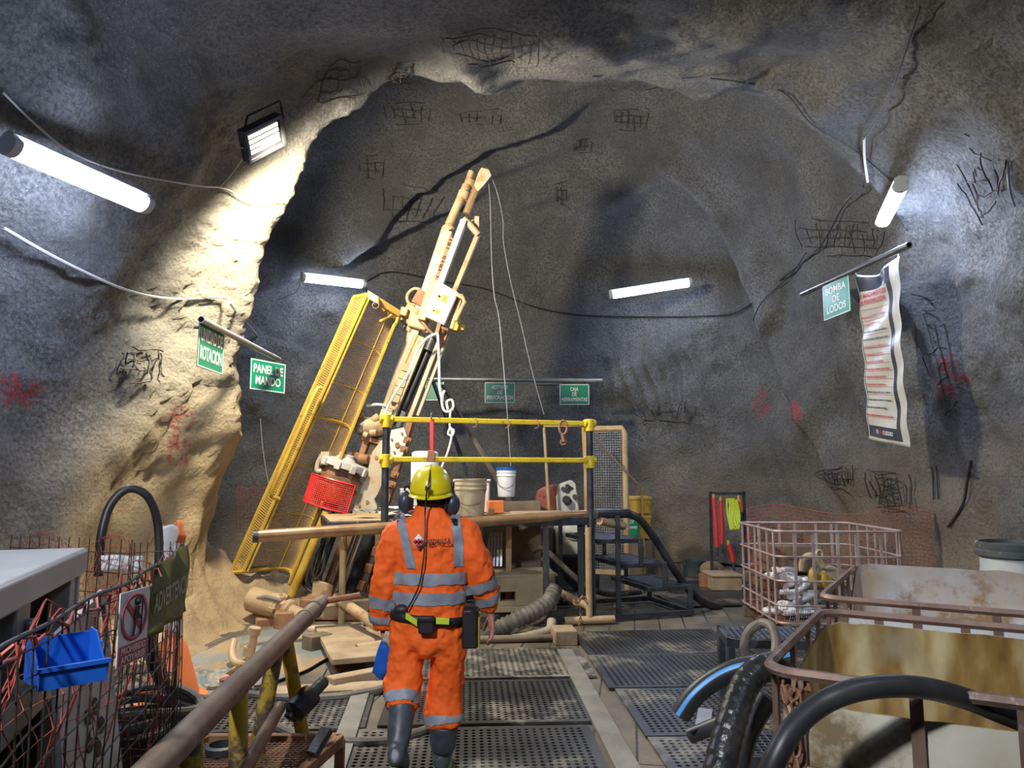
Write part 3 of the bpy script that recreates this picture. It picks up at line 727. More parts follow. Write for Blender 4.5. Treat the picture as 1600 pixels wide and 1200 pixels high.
mo = MB(); mo.lathe([(.05, 0), (.105, .01), (.11, .05), (.115, .06), (.115, .30), (.09, .34), (.09, .38)], m_(557, 664, .25), m_(600, 668, .2) - m_(557, 664, .25), 20); mo.build('feed_motor', M['tan'], rig)
mo = MB(); mo.lathe([(.03, -.04), (.09, -.03), (.115, .0), (.12, .035), (.12, .06), (.1, .07)], m_(560, 664, .25), m_(600, 668, .2) - m_(557, 664, .25), 20); mo.build('motor_cap', M['steel'], rig)
mo = MB(); mo.cyl(m_(566, 654, .28), m_(567, 646, .28), .02); mo.cyl(m_(584, 656, .28), m_(592, 650, .28), .05); mo.cyl(m_(578, 676, .3), m_(588, 676, .3), .045); mo.cyl(m_(568, 678, .3), m_(574, 681, .3), .04); mo.build('hose_fitting', M['tan'], rig)
kb = MB(); kb.box(m_(582, 688, .1), (.30, .30, .06), x=R_, y=S_, z=U_); kb.box(m_(571, 700, .1), (.08, .26, .28), x=R_, y=S_, z=U_); kb.box(m_(570, 716, .15), (.35, .24, .09), x=R_, y=S_, z=U_); kb.cyl(m_(560, 715, .3), m_(575, 718, .3), .06); kb.build('motor_bracket', M['rust'], rig, bevel=.01)
# -- chuck
ca = (m_(536, 728) - m_(521, 770)).normalized(); cc = m_(533, 738, .30)
ch = MB(); ch.lathe([(.1, -.22), (.26, -.22), (.27, -.17), (.21, -.15), (.21, -.10), (.28, -.09), (.28, -.04), (.25, -.03), (.24, .06), (.28, .07)], cc, ca, 28); ch.build('chuck', M['rust'], rig, label='oily brown chuck body')
ch = MB(); ch.lathe([(.12, .06), (.31, .065), (.31, .15), (.26, .155), (.14, .16), (.10, .20), (.10, .24)], cc, ca, 28)
for i in range(10):
    a = 2 * PI * i / 10; x, y, d = basis(ca); ch.box(cc + x * math.cos(a) * .30 + y * math.sin(a) * .30 + ca * .09, (.07, .07, .10), x=x * math.cos(a) + y * math.sin(a), z=ca)
ch.build('chuck_flange', M['white'], rig, bevel=.006)
ch = MB(); ch.tube([m_(505, 712, .5), m_(498, 720, .5), m_(495, 735, .5), m_(503, 736, .5)], .03, 8, smooth=3); ch.box(m_(509, 716, .5), (.10, .10, .16)); ch.build('chuck_valve', M['cream'], rig); MB().cyl(m_(543, 722, .3), m_(545, 706, .3), .045).build('chuck_port', M['cream'], rig)
sh_ = MB(); sh_.cyl(cc - ca * .2, m_(512, 800, .3), .12, .10); sh_.cyl(m_(512, 800, .3), m_(500, 832, .28), .07); sh_.build('drill_spindle', M['blacksteel'], rig)
# -- red guard
gR = (m_(548, 760) - m_(492, 744)).normalized(); gU = (m_(492, 744) - m_(480, 780)).normalized(); gU = (gU - gR * gU.dot(gR)).normalized(); gN = V((0, -1, 0)); gc = m_(515, 771, .68)
def gq(u, v): return gc + gR * (u - .5) * .54 + gU * (v - .5) * .34 + gN * (.10 * math.sin(PI * u))
gd = MB().grid(gq, 22, 14); gd.build('guard', M['red'], rig, wire=.012, label='red perforated guard around the rod')
gd = MB(); gd.tube([gq(0, 0), gq(.25, 0), gq(.5, 0), gq(.75, 0), gq(1, 0), gq(1, 1), gq(.75, 1), gq(.5, 1), gq(.25, 1), gq(0, 1)], .014, 6, closed=True)
gd.grid(lambda u, v: gq(u * .16, v) + gN * .006, 3, 3); gd.build('guard_frame', M['red'], rig)
M['orangelens'] = mat('orange_panel', (.75, .30, .06), rough=.4)
gd = MB().grid(lambda u, v: gq(.2 + u * .7, .2 + v * .62) - gN * .03, 6, 3); gd.build('guard_panel', M['orangelens'], rig, solid=.006, label='orange panel behind the red guard')
# -- skid, struts and foot
st = MB(); st.cyl(m_(511, 800, .75), m_(455, 932, .75), .055); st.build('stay', M['yellow'], rig, label='thick yellow stay')
lo_ = bb(MB(), (558, 800), (500, 955), .14, .16, .1); lo_.build('lower_beam', M['brownpipe'], rig, bevel=.01)
lo_ = bb(MB(), (586, 835), (545, 945), .10, .12, .0); bb(lo_, (600, 835), (565, 950), .04, .06, .0)
for i in range(4): lo_.box(m_(588 - 12 * i, 862 + 26 * i, .08), (.10, .1, .12), x=R_, y=S_, z=U_)
lo_.build('lower_beam', M['rust'], rig, bevel=.01)
lo_ = MB(); lo_.cyl(m_(566, 830, .12), m_(530, 935, .12), .05); lo_.cyl(m_(540, 850, .3), m_(505, 940, .3), .03); lo_.build('piston_rod', M['chrome'], rig)
lo_ = MB(); lo_.cyl(m_(578, 835, .1), m_(540, 945, .1), .07); lo_.cyl(m_(535, 800, .5), m_(490, 925, .5), .035); lo_.build('cylinder_body', M['blacksteel'], rig)
sk = MB()
for y_ in (.1, 1.0): sk.bar(m_(470, 950, y_) * 1, m_(610, 955, y_), .16, .22)
sk.bar(m_(480, 945, 1.0), m_(480, 945, 0.0), .14, .18); sk.bar(m_(560, 950, 1.0), m_(560, 950, 0.0), .14, .18); sk.build('skid_frame', M['rust'], rig, bevel=.012)
sk = MB(); sk.prism([m_(490, 905, .9), m_(520, 915, .9), m_(515, 955, .9), m_(483, 950, .9)], V((0, .05, 0))); sk.prism([m_(530, 925, .8), m_(556, 945, .8), m_(560, 975, .8), m_(540, 980, .8), m_(528, 960, .8)], V((0, .05, 0))); sk.build('skid_plate', M['tan'], rig, bevel=.006)
ft = MB(); ft.lathe([(.10, 0), (.14, .0), (.14, .36), (.11, .37)], P(394, 936, 8.5), P(430, 947, 8.4) - P(394, 936, 8.5), 22); ft.build('stabiliser_cylinder', M['tan'], rig)
ft = MB(); a_, b_ = P(430, 947, 8.4), P(486, 968, 8.2); d_ = (b_ - a_).normalized()
ft.lathe([(.12, 0), (.13, .03), (.13, .09), (.09, .10), (.09, .15), (.12, .16), (.12, .22), (.08, .24), (.08, .45)], a_, d_, 20)
for i in range(6):
    an = i * PI / 3; x, y, z = basis(d_); ft.box(a_ + d_ * .06 + x * math.cos(an) * .13 + y * math.sin(an) * .13, (.05, .05, .08), x=x * math.cos(an) + y * math.sin(an), z=d_)
ft.build('stabiliser_joint', M['tan'], rig, bevel=.005)
ft = MB(); ft.tube([P(425, 958, 8.3), P(436, 966, 8.25), P(455, 972, 8.2), P(475, 975, 8.2)], .022, 8); ft.tube([P(402, 935, 8.35), P(415, 932, 8.3), P(440, 938, 8.25)], .02, 8); ft.build('steel_pipe', M['galv'], rig)
ft = MB(); ft.box(P(425, 985, 8.4), (.35, .25, .30), rz=.3); ft.box(P(445, 968, 8.3), (.2, .3, .2), rz=.2); ft.build('foot_block', M['rust'], rig, bevel=.015)
hz = MB()
rnd = random.Random(3)
for i in range(9):
    dx = rnd.uniform(-8, 8); w = .35 + .06 * i
    hz.tube([m_(520 + dx, 800, w), m_(508 + dx, 835, w), m_(495 + dx * 2, 880, w + .05), m_(490 + dx * 2, 915, w), m_(515 + dx, 935, w)], .017, 7, smooth=4)
hz.tube([m_(500, 850, .9), m_(488, 880, .9), m_(492, 905, .9), m_(505, 890, .9), m_(510, 850, .9)], .02, 8, smooth=4)
hz.build('hydraulic_hose', M['hose'], rig)
hz = MB()
for i in range(6):
    e_ = .02 * i; hz.tube([P(432 - i, 938 - i * 2, 9.1 + e_), P(405, 945, 9.0 + e_), P(380 - i * 2, 965 - i, 8.9 + e_), P(366 - i * 2, 1000 - i, 8.6 + e_), P(360 - i * 2, 1030, 8.2)], .02, 7, smooth=4)
hz.build('hydraulic_hose', M['dustyhose'], rig, label='dusty grey hoses arcing to the foot')
wh = MB(); wh.tube([m_(684, 521, .4), m_(668, 528, .4), m_(652, 548, .35), m_(640, 580, .35), m_(620, 610, .35), m_(604, 640, .3), m_(597, 662, .3)], .018, 7, smooth=4)
wh.tube([m_(603, 634, .3), m_(590, 632, .3), m_(573, 634, .3)], .018, 7, smooth=3); wh.tube([m_(684, 521, .4), m_(686, 560, .36), m_(687, 605, .36), m_(692, 628, .36)], .018, 7, smooth=3)
wh.build('white_hose', M['signwhite'], rig)
# -- guard cage (curved expanded-metal trough with yellow frame)
cage = bpy.data.objects.new('guard_cage', None); COL.objects.link(cage); cage.parent = rig; cage.location = m_(470, 700, .3) - rig.location; cage['label'] = 'yellow guard cage of expanded metal'
Lt, Lb = m_(573, 460, .75), m_(380, 893, .75); Rt, Rb = m_(616, 508, .45), m_(452, 912, .45)
bulge = V((.25, .85, .1)).normalized()
def cg(u, v):                    # u across, v along
    a = Lt.lerp(Lb, v); b = Rt.lerp(Rb, v); return a.lerp(b, u) + bulge * math.sin(PI * min(1, u * 1.0)) * .42
def cgm(u, v): return cg(u, v)
M['cagemesh'] = mat('expanded_metal', (.60, .40, .12), (.42, .24, .10), 3, .5)
def diamond(fn, nu, nv):         # expanded-metal strands as a wire grid rotated 45 degrees
    q = MB(); vs = []; idx = {}
    def vid(i, j):
        if (i, j) not in idx: idx[(i, j)] = len(vs); vs.append(fn(i / nu, j / nv))
        return idx[(i, j)]
    fs = []
    for i in range(0, nu - 1):
        for j in range(0, nv - 1):
            if (i + j) % 2 == 0: fs.append((vid(i + 1, j), vid(i + 2, j + 1), vid(i + 1, j + 2), vid(i, j + 1))) if i + 2 <= nu and j + 2 <= nv else None
    q.add(vs, fs); return q
diamond(cgm, 36, 260).build('mesh', M['cagemesh'], cage, wire=.0095)
sidem = diamond(lambda u, v: cg(0, v) + V((-.17, 0, -.02)) * u + V((0, .06, 0)) * u, 8, 260); sidem.build('side_mesh', M['yellow'], cage, wire=.011)
cf = MB()
for u in (0, 1): cf.tube([cg(u, v / 10) for v in range(11)], .022, 6)
cf.tube([cg(0, v / 10) + V((-.17, .06, -.02)) for v in range(11)], .022, 6); cf.tube([cg(0.03, v / 10) + V((.02, -.02, 0)) for v in range(11)], .014, 6)
for v in (0, 1):
    cf.tube([cg(u / 10, v) for u in range(11)], .024, 6); cf.tube([cg(0, v), cg(0, v) + V((-.17, .06, -.02))], .024, 6)
cf.build('frame', M['yellow'], cage)
cf = MB()
for v in (.16, .32, .45, .62, .80): cf.tube([cg(u / 10, v) for u in range(11)], .010 if v != .45 else .02, 5)
for u in (.36, .70): cf.tube([cg(u, v / 12) for v in range(13)], .011, 5)
cf.build('stiffener', M['yellow'], cage)
hn = MB(); hn.tube([m_(503, 606, .9), m_(497, 606, .92), m_(492, 614, .95), m_(470, 665, .95), m_(440, 732, .95), m_(424, 768, .95), m_(425, 776, .92), m_(436, 780, .85)], .026, 8); hn.build('handle', M['yellow'], cage, label='bent yellow grab handle')
ar = MB(); ar.bar(m_(578, 463, .7), m_(623, 491, .35), .06, .09); ar.bar(m_(586, 474, .7), m_(600, 486, .6), .03, .03); ar.tube([m_(623, 491, .35), m_(618, 508, .4)], .022, 6); ar.tube([m_(594, 502, .6), m_(606, 496, .5), m_(612, 492, .45)], .02, 6)
ar.box(m_(584, 466, .7), (.16, .1, .1), x=V((1, 0, -.6))); ar.build('hinge_arm', M['yellow'], cage, bevel=.006)
rg = MB(); rg.tube([m_(587 + 5 * math.cos(a / 10 * 2 * PI), 477 + 5 * math.sin(a / 10 * 2 * PI), .75) for a in range(10)], .008, 6, closed=True); rg.build('ring', M['chrome'], cage)

# wireline ropes from the crown to the floor
cable([m_(763, 280, .1), m_(766, 320, .1), m_(768, 400, .1), m_(772, 460, .15), m_(780, 500, .2), m_(789, 600, .3), m_(795, 680, .3), m_(798, 728, .3)], 'thin steel wire rope falling from the mast crown to the white bucket, left one', .0065, 'galv')
cable([m_(768, 277, .1), m_(778, 305, .0), m_(786, 345, 0), m_(787, 380, 0), m_(798, 440, 0), m_(815, 510, 0), m_(830, 575, 0), m_(850, 648, 0)], 'thin steel wire rope slanting from the mast crown to the right', .006, 'galv')
rp = MB(); rp.tube([m_(704, 640, .4), m_(703, 668, .4), m_(709, 672, .4), m_(707, 680, .4), m_(700, 678, .4), m_(704, 668, .4), m_(706, 680, .4), m_(700, 705, .4), m_(690, 730, .4)], .014, 6, smooth=5)
rp.tube([m_(695, 610, .4), m_(690, 622, .4), m_(693, 640, .4), m_(702, 643, .4), m_(708, 636, .4), m_(706, 625, .4), m_(698, 628, .4), m_(700, 640, .4)], .016, 6, smooth=5)
o = rp.build('white_rope', M['signwhite']); tag(o, 'knotted white rope tail dangling right of the mast', 'rope')
for (a, b, m, lab, w, h) in (((677, 597), (742, 770), 'blacksteel', 'dark flat bar leaning behind the platform rail', .06, .03), ((692, 602), (806, 800), 'wooddark', 'long grey-brown bar leaning diagonally behind the platform to the bucket', .07, .04)):
    if m == 'wooddark': q = MB().bar(P(a[0], a[1], 10.9), P(b[0], b[1], 10.2), w, h)
    else: q = MB().bar(P(a[0], a[1], 10.8), P(b[0], b[1], 10.3), w, h)
    o = q.build('leaning_bar', M[m], bevel=.004); tag(o, lab, 'steel bar')

# ------------------------------------------------------------------ work platform with steps
PA = P(925, 975, 8.45); PA.z = 0
E1 = V((.955, .297, 0)).normalized(); E2 = V((-E1.y, E1.x, 0))
PL = P(603, 700, 7.75); PL.z = 0
E1 = (PA - PL).normalized(); E2 = V((-E1.y, E1.x, 0)); PLEN = (PA - PL).length
plat = thing('work_platform', 'steel work platform with yellow handrails, grating deck and black steps', 'platform', (PL + PA) / 2)
def q_(u, v, z): return PL + E1 * u + E2 * v + V((0, 0, z))
DZ = 1.17
for (u, lab) in ((0, 'dusty dark green left post'), (PLEN, 'dark right post')):
    p = MB(); p.cyl(q_(u, 0, .8 if u == 0 else 0.05), q_(u, 0, 2.24), .040, n=18); p.build('post', M['blacksteel'], plat, label=lab)
for u in (0, PLEN):
    for z in (2.22, 1.80):
        k = MB(); k.cyl(q_(u, 0, z - .09), q_(u, 0, z + .05), .054, n=18); k.cyl(q_(u, 0, z) - E1 * .07, q_(u, 0, z) + E1 * .07, .045) ; k.build('clamp', M['yellowbright'], plat, bevel=.006)
for z in (2.22, 1.80):
    r = MB(); r.bar(q_(0, 0, z), q_(PLEN, 0, z), .045, .055); r.build('handrail', M['yellowbright'], plat, bevel=.008)
hk = MB()
for u in (.95, 1.32, 1.66): c = q_(u, -.03, 2.2); hk.tube([c + V((0, 0, .05)), c + V((.03, -.02, .02)), c + V((.02, -.02, -.04)), c + V((-.02, -.02, -.05))], .006, 5, smooth=3)
hk.build('rail_hook', M['rust'], plat)
# deck
def deck(u, v): return q_(-.55 + u * (PLEN + .62), .0 + v * 1.25, DZ)
dk = MB().grid(deck, 95, 40); dk.build('deck_grating', M['tan'], plat, wire=.016)
df = MB()
for v in (0, 1.25): df.bar(q_(-.55, v, DZ - .05), q_(PLEN + .05, v, DZ - .05), .05, .09)
for u in (-.55, .4, 1.2, PLEN + .03): df.bar(q_(u, 0, DZ - .05), q_(u, 1.25, DZ - .05), .05, .09)
df.build('deck_frame', M['blacksteel'], plat, bevel=.004)
for (u, v, m) in ((1.78, .0, 'blacksteel'), (PLEN - .1, .06, 'blacksteel'), (1.60, .8, 'tan'), (1.35, 1.2, 'tan'), (.1, 1.2, 'tan')):
    MB().bar(q_(u, v, 0.02), q_(u, v, DZ - .1), .07, .07).build('leg', M[m], plat, bevel=.006)
# steps at the right
sx0 = PLEN; W2 = 1.0
fr = MB()
for v in (.0, W2):
    fr.bar(q_(sx0 - .65, v, .05), q_(sx0 + 1.28, v, .05), .055, .055)
    fr.bar(q_(sx0 + .33, v, .05), q_(sx0 + .33, v, DZ), .055, .055); fr.bar(q_(sx0 + .02, v, .05), q_(sx0 + .02, v, DZ - .05), .05, .05)
    fr.bar(q_(sx0 + .62, v, .60), q_(sx0 + .62, v, .90), .05, .05); fr.bar(q_(sx0 + .92, v, .32), q_(sx0 + .92, v, .62), .05, .05); fr.bar(q_(sx0 + 1.25, v, .05), q_(sx0 + 1.25, v, .34), .055, .055)
for u in (-.65, 1.26): fr.bar(q_(sx0 + u, 0, .05), q_(sx0 + u, W2, .05), .055, .055)
fr.build('step_frame', M['blacksteel'], plat, bevel=.004)
for i, (u, z) in enumerate(((.30, .885), (.60, .605), (.92, .33))):
    t = bpy.data.objects.new('step', None); COL.objects.link(t); t.parent = plat; t.location = q_(sx0 + u, .5, z) - plat.location
    MB().grid(lambda a, b: q_(sx0 + u - .20 + a * .52, b * W2, z + .012), 12, 24).build('tread', M['blacksteel'], t, wire=.014)
    f = MB(); f.bar(q_(sx0 + u - .2, 0, z), q_(sx0 + u + .34, 0, z), .03, .05); f.bar(q_(sx0 + u - .2, W2, z), q_(sx0 + u + .34, W2, z), .03, .05)
    f.bar(q_(sx0 + u - .2, 0, z), q_(sx0 + u - .2, W2, z), .03, .05); f.bar(q_(sx0 + u + .34, 0, z), q_(sx0 + u + .34, W2, z), .03, .05); f.build('tread_frame', M['blacksteel'], t, bevel=.003)
# pipe stands with T feet
def stand(p, z1, lab, fx=.33):
    t = thing('pipe_stand', lab, 'pipe stand', (p.x, p.y, 0))
    MB().cyl(V((p.x, p.y, .05)), V((p.x, p.y, z1)), .036).build('post', M['tan'], t)
    MB().pipe(V((p.x - fx, p.y - .05, .05)), V((p.x + fx, p.y + .05, .05)), .045).build('foot', M['tan'], t); return t
s1 = P(533, 985, 7.9); stand(s1, 1.12, 'dusty pipe stand with a T foot under the left end of the long pipe')
s2 = P(921, 985, 8.35); stand(s2, 1.05, 'dusty pipe stand with a T foot in front of the right platform post', .28)
def rodthing(a, b, r, m, name, lab, cat='pipe', hollow=False, n=18, group=None):
    q = MB(); (q.pipe if hollow else q.cyl)(a, b, r, n=n) if not hollow else q.pipe(a, b, r, min(.01, r * .3), n)
    o = q.build(name, M[m]); tag(o, lab, cat, group); return o
rodthing(P(397, 838, 7.15), P(925, 804, 8.52), .058, 'brownpipe', 'casing_pipe', 'long brown casing pipe lying across the front edge of the platform', hollow=True)
rodthing(P(396, 838, 7.14), P(404, 838, 7.15), .06, 'black', 'thread_protector', 'dark threaded collar on the left end of the long casing pipe', 'pipe end')
rodthing(P(526, 934, 7.85), P(590, 978, 7.0), .052, 'tan', 'brace_pipe', 'dusty pipe brace sloping down from the left pipe stand')
rodthing(P(828, 903, 8.9), P(920, 948, 8.4), .045, 'tan', 'brace_pipe', 'dusty threaded pipe sloping down to the right platform post')
ch = MB()
def chain(mb, pts, s=.03, r=.006):
    pts = catmull(pts, 6); L = 0; last = pts[0]; k = 0; d0 = 0
    for a, b in zip(pts, pts[1:]):
        L += (b - a).length
        if L >= s * 1.15:
            L = 0; d = (b - a).normalized(); x, y, _ = basis(d); ax = x if k % 2 else y; k += 1
            mb.tube([b + d * math.cos(t * PI / 4) * s * .8 + ax * math.sin(t * PI / 4) * s * .42 for t in range(8)], r, 5, closed=True)
    return mb
chain(ch, [P(905, 945, 8.2), P(907, 960, 8.2), P(906, 975, 8.2), P(907, 988, 8.2)], .028); chain(ch, [P(895, 935, 8.2), P(900, 945, 8.18), P(910, 932, 8.2), P(916, 940, 8.2)], .03, .008)
o = ch.build('chain', M['rust']); tag(o, 'short rusty chain hanging beside the right platform post', 'chain')
# black handrail hose down the steps
rodthing(P(929, 803, 8.4), P(982, 802, 8.75), .055, 'blacksteel', 'handrail_pipe', 'thick black pipe stub right of the platform post')
rodthing(P(937, 814, 8.4), P(975, 822, 8.7), .045, 'tan', 'handrail_pipe', 'dusty pipe stub just below the thick black one')
cable([P(980, 802, 8.75), P(1000, 812, 8.8), P(1025, 845, 9.0), P(1050, 885, 9.0), P(1075, 920, 9.1), P(1100, 942, 9.2), P(1125, 950, 9.3)], 'thick black hose running down beside the platform steps', .045, 'hose', name='hose', n=12)
# hook hanging from the rail
hk = thing('lifting_hook', 'rusty swivel lifting hook hanging from the top yellow rail', 'hook', P(880, 690, 8.25))
h = MB(); h.tube([P(880 + 6 * math.sin(a / 12 * 2 * PI), 668 - 11 * math.cos(a / 12 * 2 * PI), 8.25) for a in range(12)], .014, 8, closed=True); h.build('hook', M['rust'], hk)
h = MB(); h.tube([P(879, 678, 8.25), P(880, 686, 8.25), P(881, 690, 8.25)], .02, 8); h.tube([P(880 + 4 * math.sin(a / 10 * 2 * PI), 691 - 4 * math.cos(a / 10 * 2 * PI), 8.25) for a in range(10)], .01, 6, closed=True); h.build('swivel', M['rust'], hk)
# red wrench hanging on the rail above the helmet
wr = thing('pipe_wrench', 'dark red pipe wrench hanging on the yellow rails above the helmet', 'wrench', P(673, 722, 7.7))
h = MB(); h.bar(P(675, 655, 7.75), P(675, 706, 7.72), .045, .025); h.build('handle', M['redprint'], wr, bevel=.008)
h = MB(); h.prism([P(x, y, 7.74) for x, y in ((669, 704), (679, 704), (681, 716), (680, 722), (666, 722), (668, 714))], V((0, -.04, 0))); h.build('jaw', M['rust'], wr, bevel=.006)
h = MB(); h.tube([P(674, 650, 7.75) + V((0, .03 * math.sin(a), .03 * math.cos(a))) for a in [i * PI / 5 for i in range(10)]], .007, 6, closed=True); h.build('loop', M['steel'], wr)
rodthing(P(850, 668, 10.6), P(858, 800, 10.6), .022, 'tan', 'gate_upright', 'thin dusty upright of the open frame behind the platform, left one', 'frame')
rodthing(P(911, 668, 10.6), P(918, 800, 10.6), .024, 'yellow', 'gate_upright', 'thin yellow upright of the open frame behind the platform, right one', 'frame')
rodthing(P(849, 666, 10.6), P(912, 665, 10.6), .02, 'tan', 'gate_crossbar', 'thin crossbar on top of the open frame behind the platform', 'frame')
# mesh gate
gt = thing('mesh_gate', 'dusty tube frame gate filled with wire mesh right of the platform post', 'gate', (P(952, 900, 10.3).x, 10.3, 0))
g = MB(); a, b = P(916, 675, 10.5), P(976, 675, 10.3); a0, b0 = V((a.x, a.y, .0)), V((b.x, b.y, .0))
a.z = b.z = 2.28
g.tube([a0, a - V((0, 0, .06)), a + (b - a) * .06, b - (b - a) * .06, b - V((0, 0, .06)), b0], .042, 10); g.bar(a0 + V((0, 0, .3)), b0 + V((0, 0, .3)), .04, .06); g.build('frame', M['tan'], gt)
g = MB().grid(lambda u, v: a0.lerp(b0, u) + V((0, 0, .3 + v * 1.93)), 16, 56); g.build('mesh', M['galv'], gt, wire=.009)
cable([P(932, 685, 10.1), P(966, 725, 10), P(1003, 762, 10)], 'brown strap running down diagonally from the mesh gate', .014, 'wooddark', name='strap')
rodthing(P(1003, 762, 10.6), V((P(1006, 860, 10.6).x, 10.6, 0)), .02, 'yellow', 'marker_rod', 'thin yellow rod standing in front of the yellow boxes', 'rod')
# white machine behind the platform
wm = thing('mixing_pump', 'white pump housing with round cover behind the platform', 'machine', (P(890, 900, 10.9).x, 11.0, 0))
h = MB(); h.prism([P(*p, 10.85) for p in ((868, 822), (916, 822), (916, 868), (868, 868))], V((0, .5, 0))); h.prism([P(*p, 10.85) for p in ((872, 824), (869, 776), (876, 756), (893, 750), (900, 756), (909, 824))], V((0, .35, 0))); h.build('housing', M['white'], wm, bevel=.02)
h = MB(); c = P(898, 828, 10.83); h.lathe([(.15, .03), (.15, 0), (.12, -.02), (.10, -.025), (.03, -.03)], c, (0, 1, 0)); h.build('round_cover', M['white'], wm)
h = MB(); c = P(885, 781, 10.8); h.lathe([(.06, .05), (.06, -.05), (.045, -.07)], c, (0, 1, 0)); h.cyl(P(898, 776, 10.84), P(898, 776, 10.78), .035); h.cyl(P(880, 764, 10.84), P(880, 764, 10.82), .035); h.box(P(886, 763, 10.83), (.05, .02, .12)); h.build('dial', M['blacksteel'], wm)
h = MB(); h.prism([P(888, 758, 10.84), P(896, 762, 10.84), P(889, 768, 10.84)], V((0, -.01, 0))); h.build('warning_sticker', M['blackpaint'], wm)
h = MB(); h.box(V((P(885, 880, 11).x, 11.05, .24)), (.9, .6, .48)); h.build('base', M['blacksteel'], wm, bevel=.01)
M['pinkguard'] = mat('faded_red_guard', (.50, .18, .14), (.42, .14, .10), 5, .55)
h = MB()
def pg(u, v):
    a = P(838, 758, 10.9); b = P(872, 798, 10.9); x = a.x + (b.x - a.x) * u; z = b.z + (a.z - b.z) * v
    rr = .1 * (abs(2 * v - 1) ** 4) * (1 - u); return V((x + rr, 10.8 + .12 * (1 - math.sin(PI * u)), z - .04 * (1 - u) ** 3 * (1 if v > .5 else -1)))
h.grid(pg, 14, 16); h.build('belt_guard', M['pinkguard'], wm, wire=.014, label='faded red mesh belt guard')
h = MB().grid(lambda u, v: pg(.04 + u * .92, .04 + v * .92) + V((0, .03, 0)), 6, 6); h.build('belt_guard_back', M['pinkguard'], wm, solid=.01)
h = MB(); h.box(V((P(849, 845, 11).x, 11.1, P(849, 845, 11).z)), (.30, .4, .42)); h.build('motor', M['rust'], wm, bevel=.03, label='rusty orange motor')
# yellow boxes
for (y0, y1, lab) in ((776, 803, 'upper yellow box stacked on another by the back wall'), (805, 842, 'lower yellow box with green label by the back wall')):
    a, b = P(981, y0, 11.8), P(1018, y1, 11.8); t = thing('yellow_box', lab, 'box', ((a.x + b.x) / 2, 12.0, b.z), 'yellow boxes by the back wall')
    MB().box(((a.x + b.x) / 2, 12.05, (a.z + b.z) / 2), (b.x - a.x, .5, a.z - b.z)).build('body', M['yellow'], t, bevel=.015)
    MB().box(((a.x + b.x) / 2, 12.05, a.z - .03), (b.x - a.x + .03, .53, .05)).build('lid', M['yellow'], t, bevel=.01)
    if y0 > 800:
        MB().box(P(986, 822, 11.77), (.24, .01, .30)).build('green_label', M['green'], t)
        text('lettering', 'KIT', M['signwhite'], P(986, 818, 11.76), V((1, 0, 0)), V((0, 0, 1)), height=.05, parent=t); text('lettering', 'DERRAMES', M['signwhite'], P(986, 826, 11.76), V((1, 0, 0)), V((0, 0, 1)), width=.2, height=.04, parent=t)
sb = MB(); a = P(1000, 842, 12.1); sb.box((a.x, 12.1, a.z / 2), (.6, .55, a.z - .005)); o = sb.build('equipment_stand', M['wooddark'], bevel=.01); tag(o, 'dark stand under the yellow boxes by the back wall', 'stand')

# things on the deck
M['bucketcream'] = mat('dirty_bucket', (.62, .52, .36), (.46, .36, .22), 4, .5, c3=(.7, .64, .5), t3=.6)
M['bucketwhite'] = mat('white_bucket', (.80, .82, .85), (.72, .74, .76), 3, .4)
M['blueplastic'] = mat('blue_plastic', (.012, .10, .50), (.015, .12, .55), 4, .32)
def bucket(c, r, h, m, lab, rim='same', handle=True, inner=True):
    c = V(c); t = thing('bucket', lab, 'bucket', c); r0 = r * .86
    prof = [(r0 * .96, 0), (r0, .01), (r * .96, h * .70), (r * 1.03, h * .71), (r * 1.03, h * .75), (r * .98, h * .76), (r * .98, h * .82), (r * 1.03, h * .83), (r * 1.03, h * .86), (r, h * .87), (r, h * .95), (r * 1.05, h * .955), (r * 1.05, h), (r * .97, h), (r * .93, h * .6), (r0 * .9, .02)]
    MB().lathe(prof, c, (0, 0, 1), 28, cap=False).build('body', M[m], t); MB().lathe([(r0 * .96, 0), (r0 * .9, .02)], c, (0, 0, 1), 28).build('bottom', M[m], t)
    if rim != 'same': MB().lathe([(r * .99, h * .93), (r * 1.09, h * .93), (r * 1.09, h * 1.02), (r * .95, h * 1.02)], c, (0, 0, 1), 28, cap=False).build('rim', M[rim], t)
    if handle: MB().tube([c + V((-r * 1.04, 0, h * .85)), c + V((-r * .8, -r * .75, h * .45)), c + V((0, -r * 1.1, h * .3)), c + V((r * .8, -r * .75, h * .45)), c + V((r * 1.04, 0, h * .85))], .004, 5, smooth=5).build('handle', M['steel'], t)
    return t
def ondeck(px, Yd): p = P(px, 800, Yd); return V((p.x, p.y, DZ + .012))
bucket(ondeck(735, 8.35), .178, .41, 'bucketcream', 'dirty cream plastic bucket standing on the platform right of the worker')
bucket(V((P(791, 775, 9.9).x, 9.9, P(791, 776, 9.9).z)), .13, .38, 'bucketwhite', 'white bucket with a blue rim behind the platform', rim='blueplastic')
t = MB(); p = P(791, 780, 9.9); t.box((p.x + .0, 9.95, p.z / 2 - .01), (.9, .55, p.z - .03)); o = t.build('crate', M['wooddark'], bevel=.01); tag(o, 'dark crate behind the platform that carries the white bucket', 'crate')
bucket(ondeck(640, 8.5), .11, .30, 'bucketwhite', 'small white bucket on the deck at the left of the helmet', handle=False)
jg = thing('plastic_drum', 'tall white plastic drum standing on the deck behind the helmet', 'drum', ondeck(663, 8.75))
p = ondeck(663, 8.75); MB().lathe([(.15, 0), (.165, .02), (.165, .18), (.17, .19), (.165, .2), (.165, .62), (.15, .66), (.145, .70), (.15, .72)], p, (0, 0, 1), 28).build('body', M['bucketwhite'], jg); MB().lathe([(.158, .66), (.158, .71), (.13, .73)], p, (0, 0, 1), 28).build('lid', M['bucketwhite'], jg)
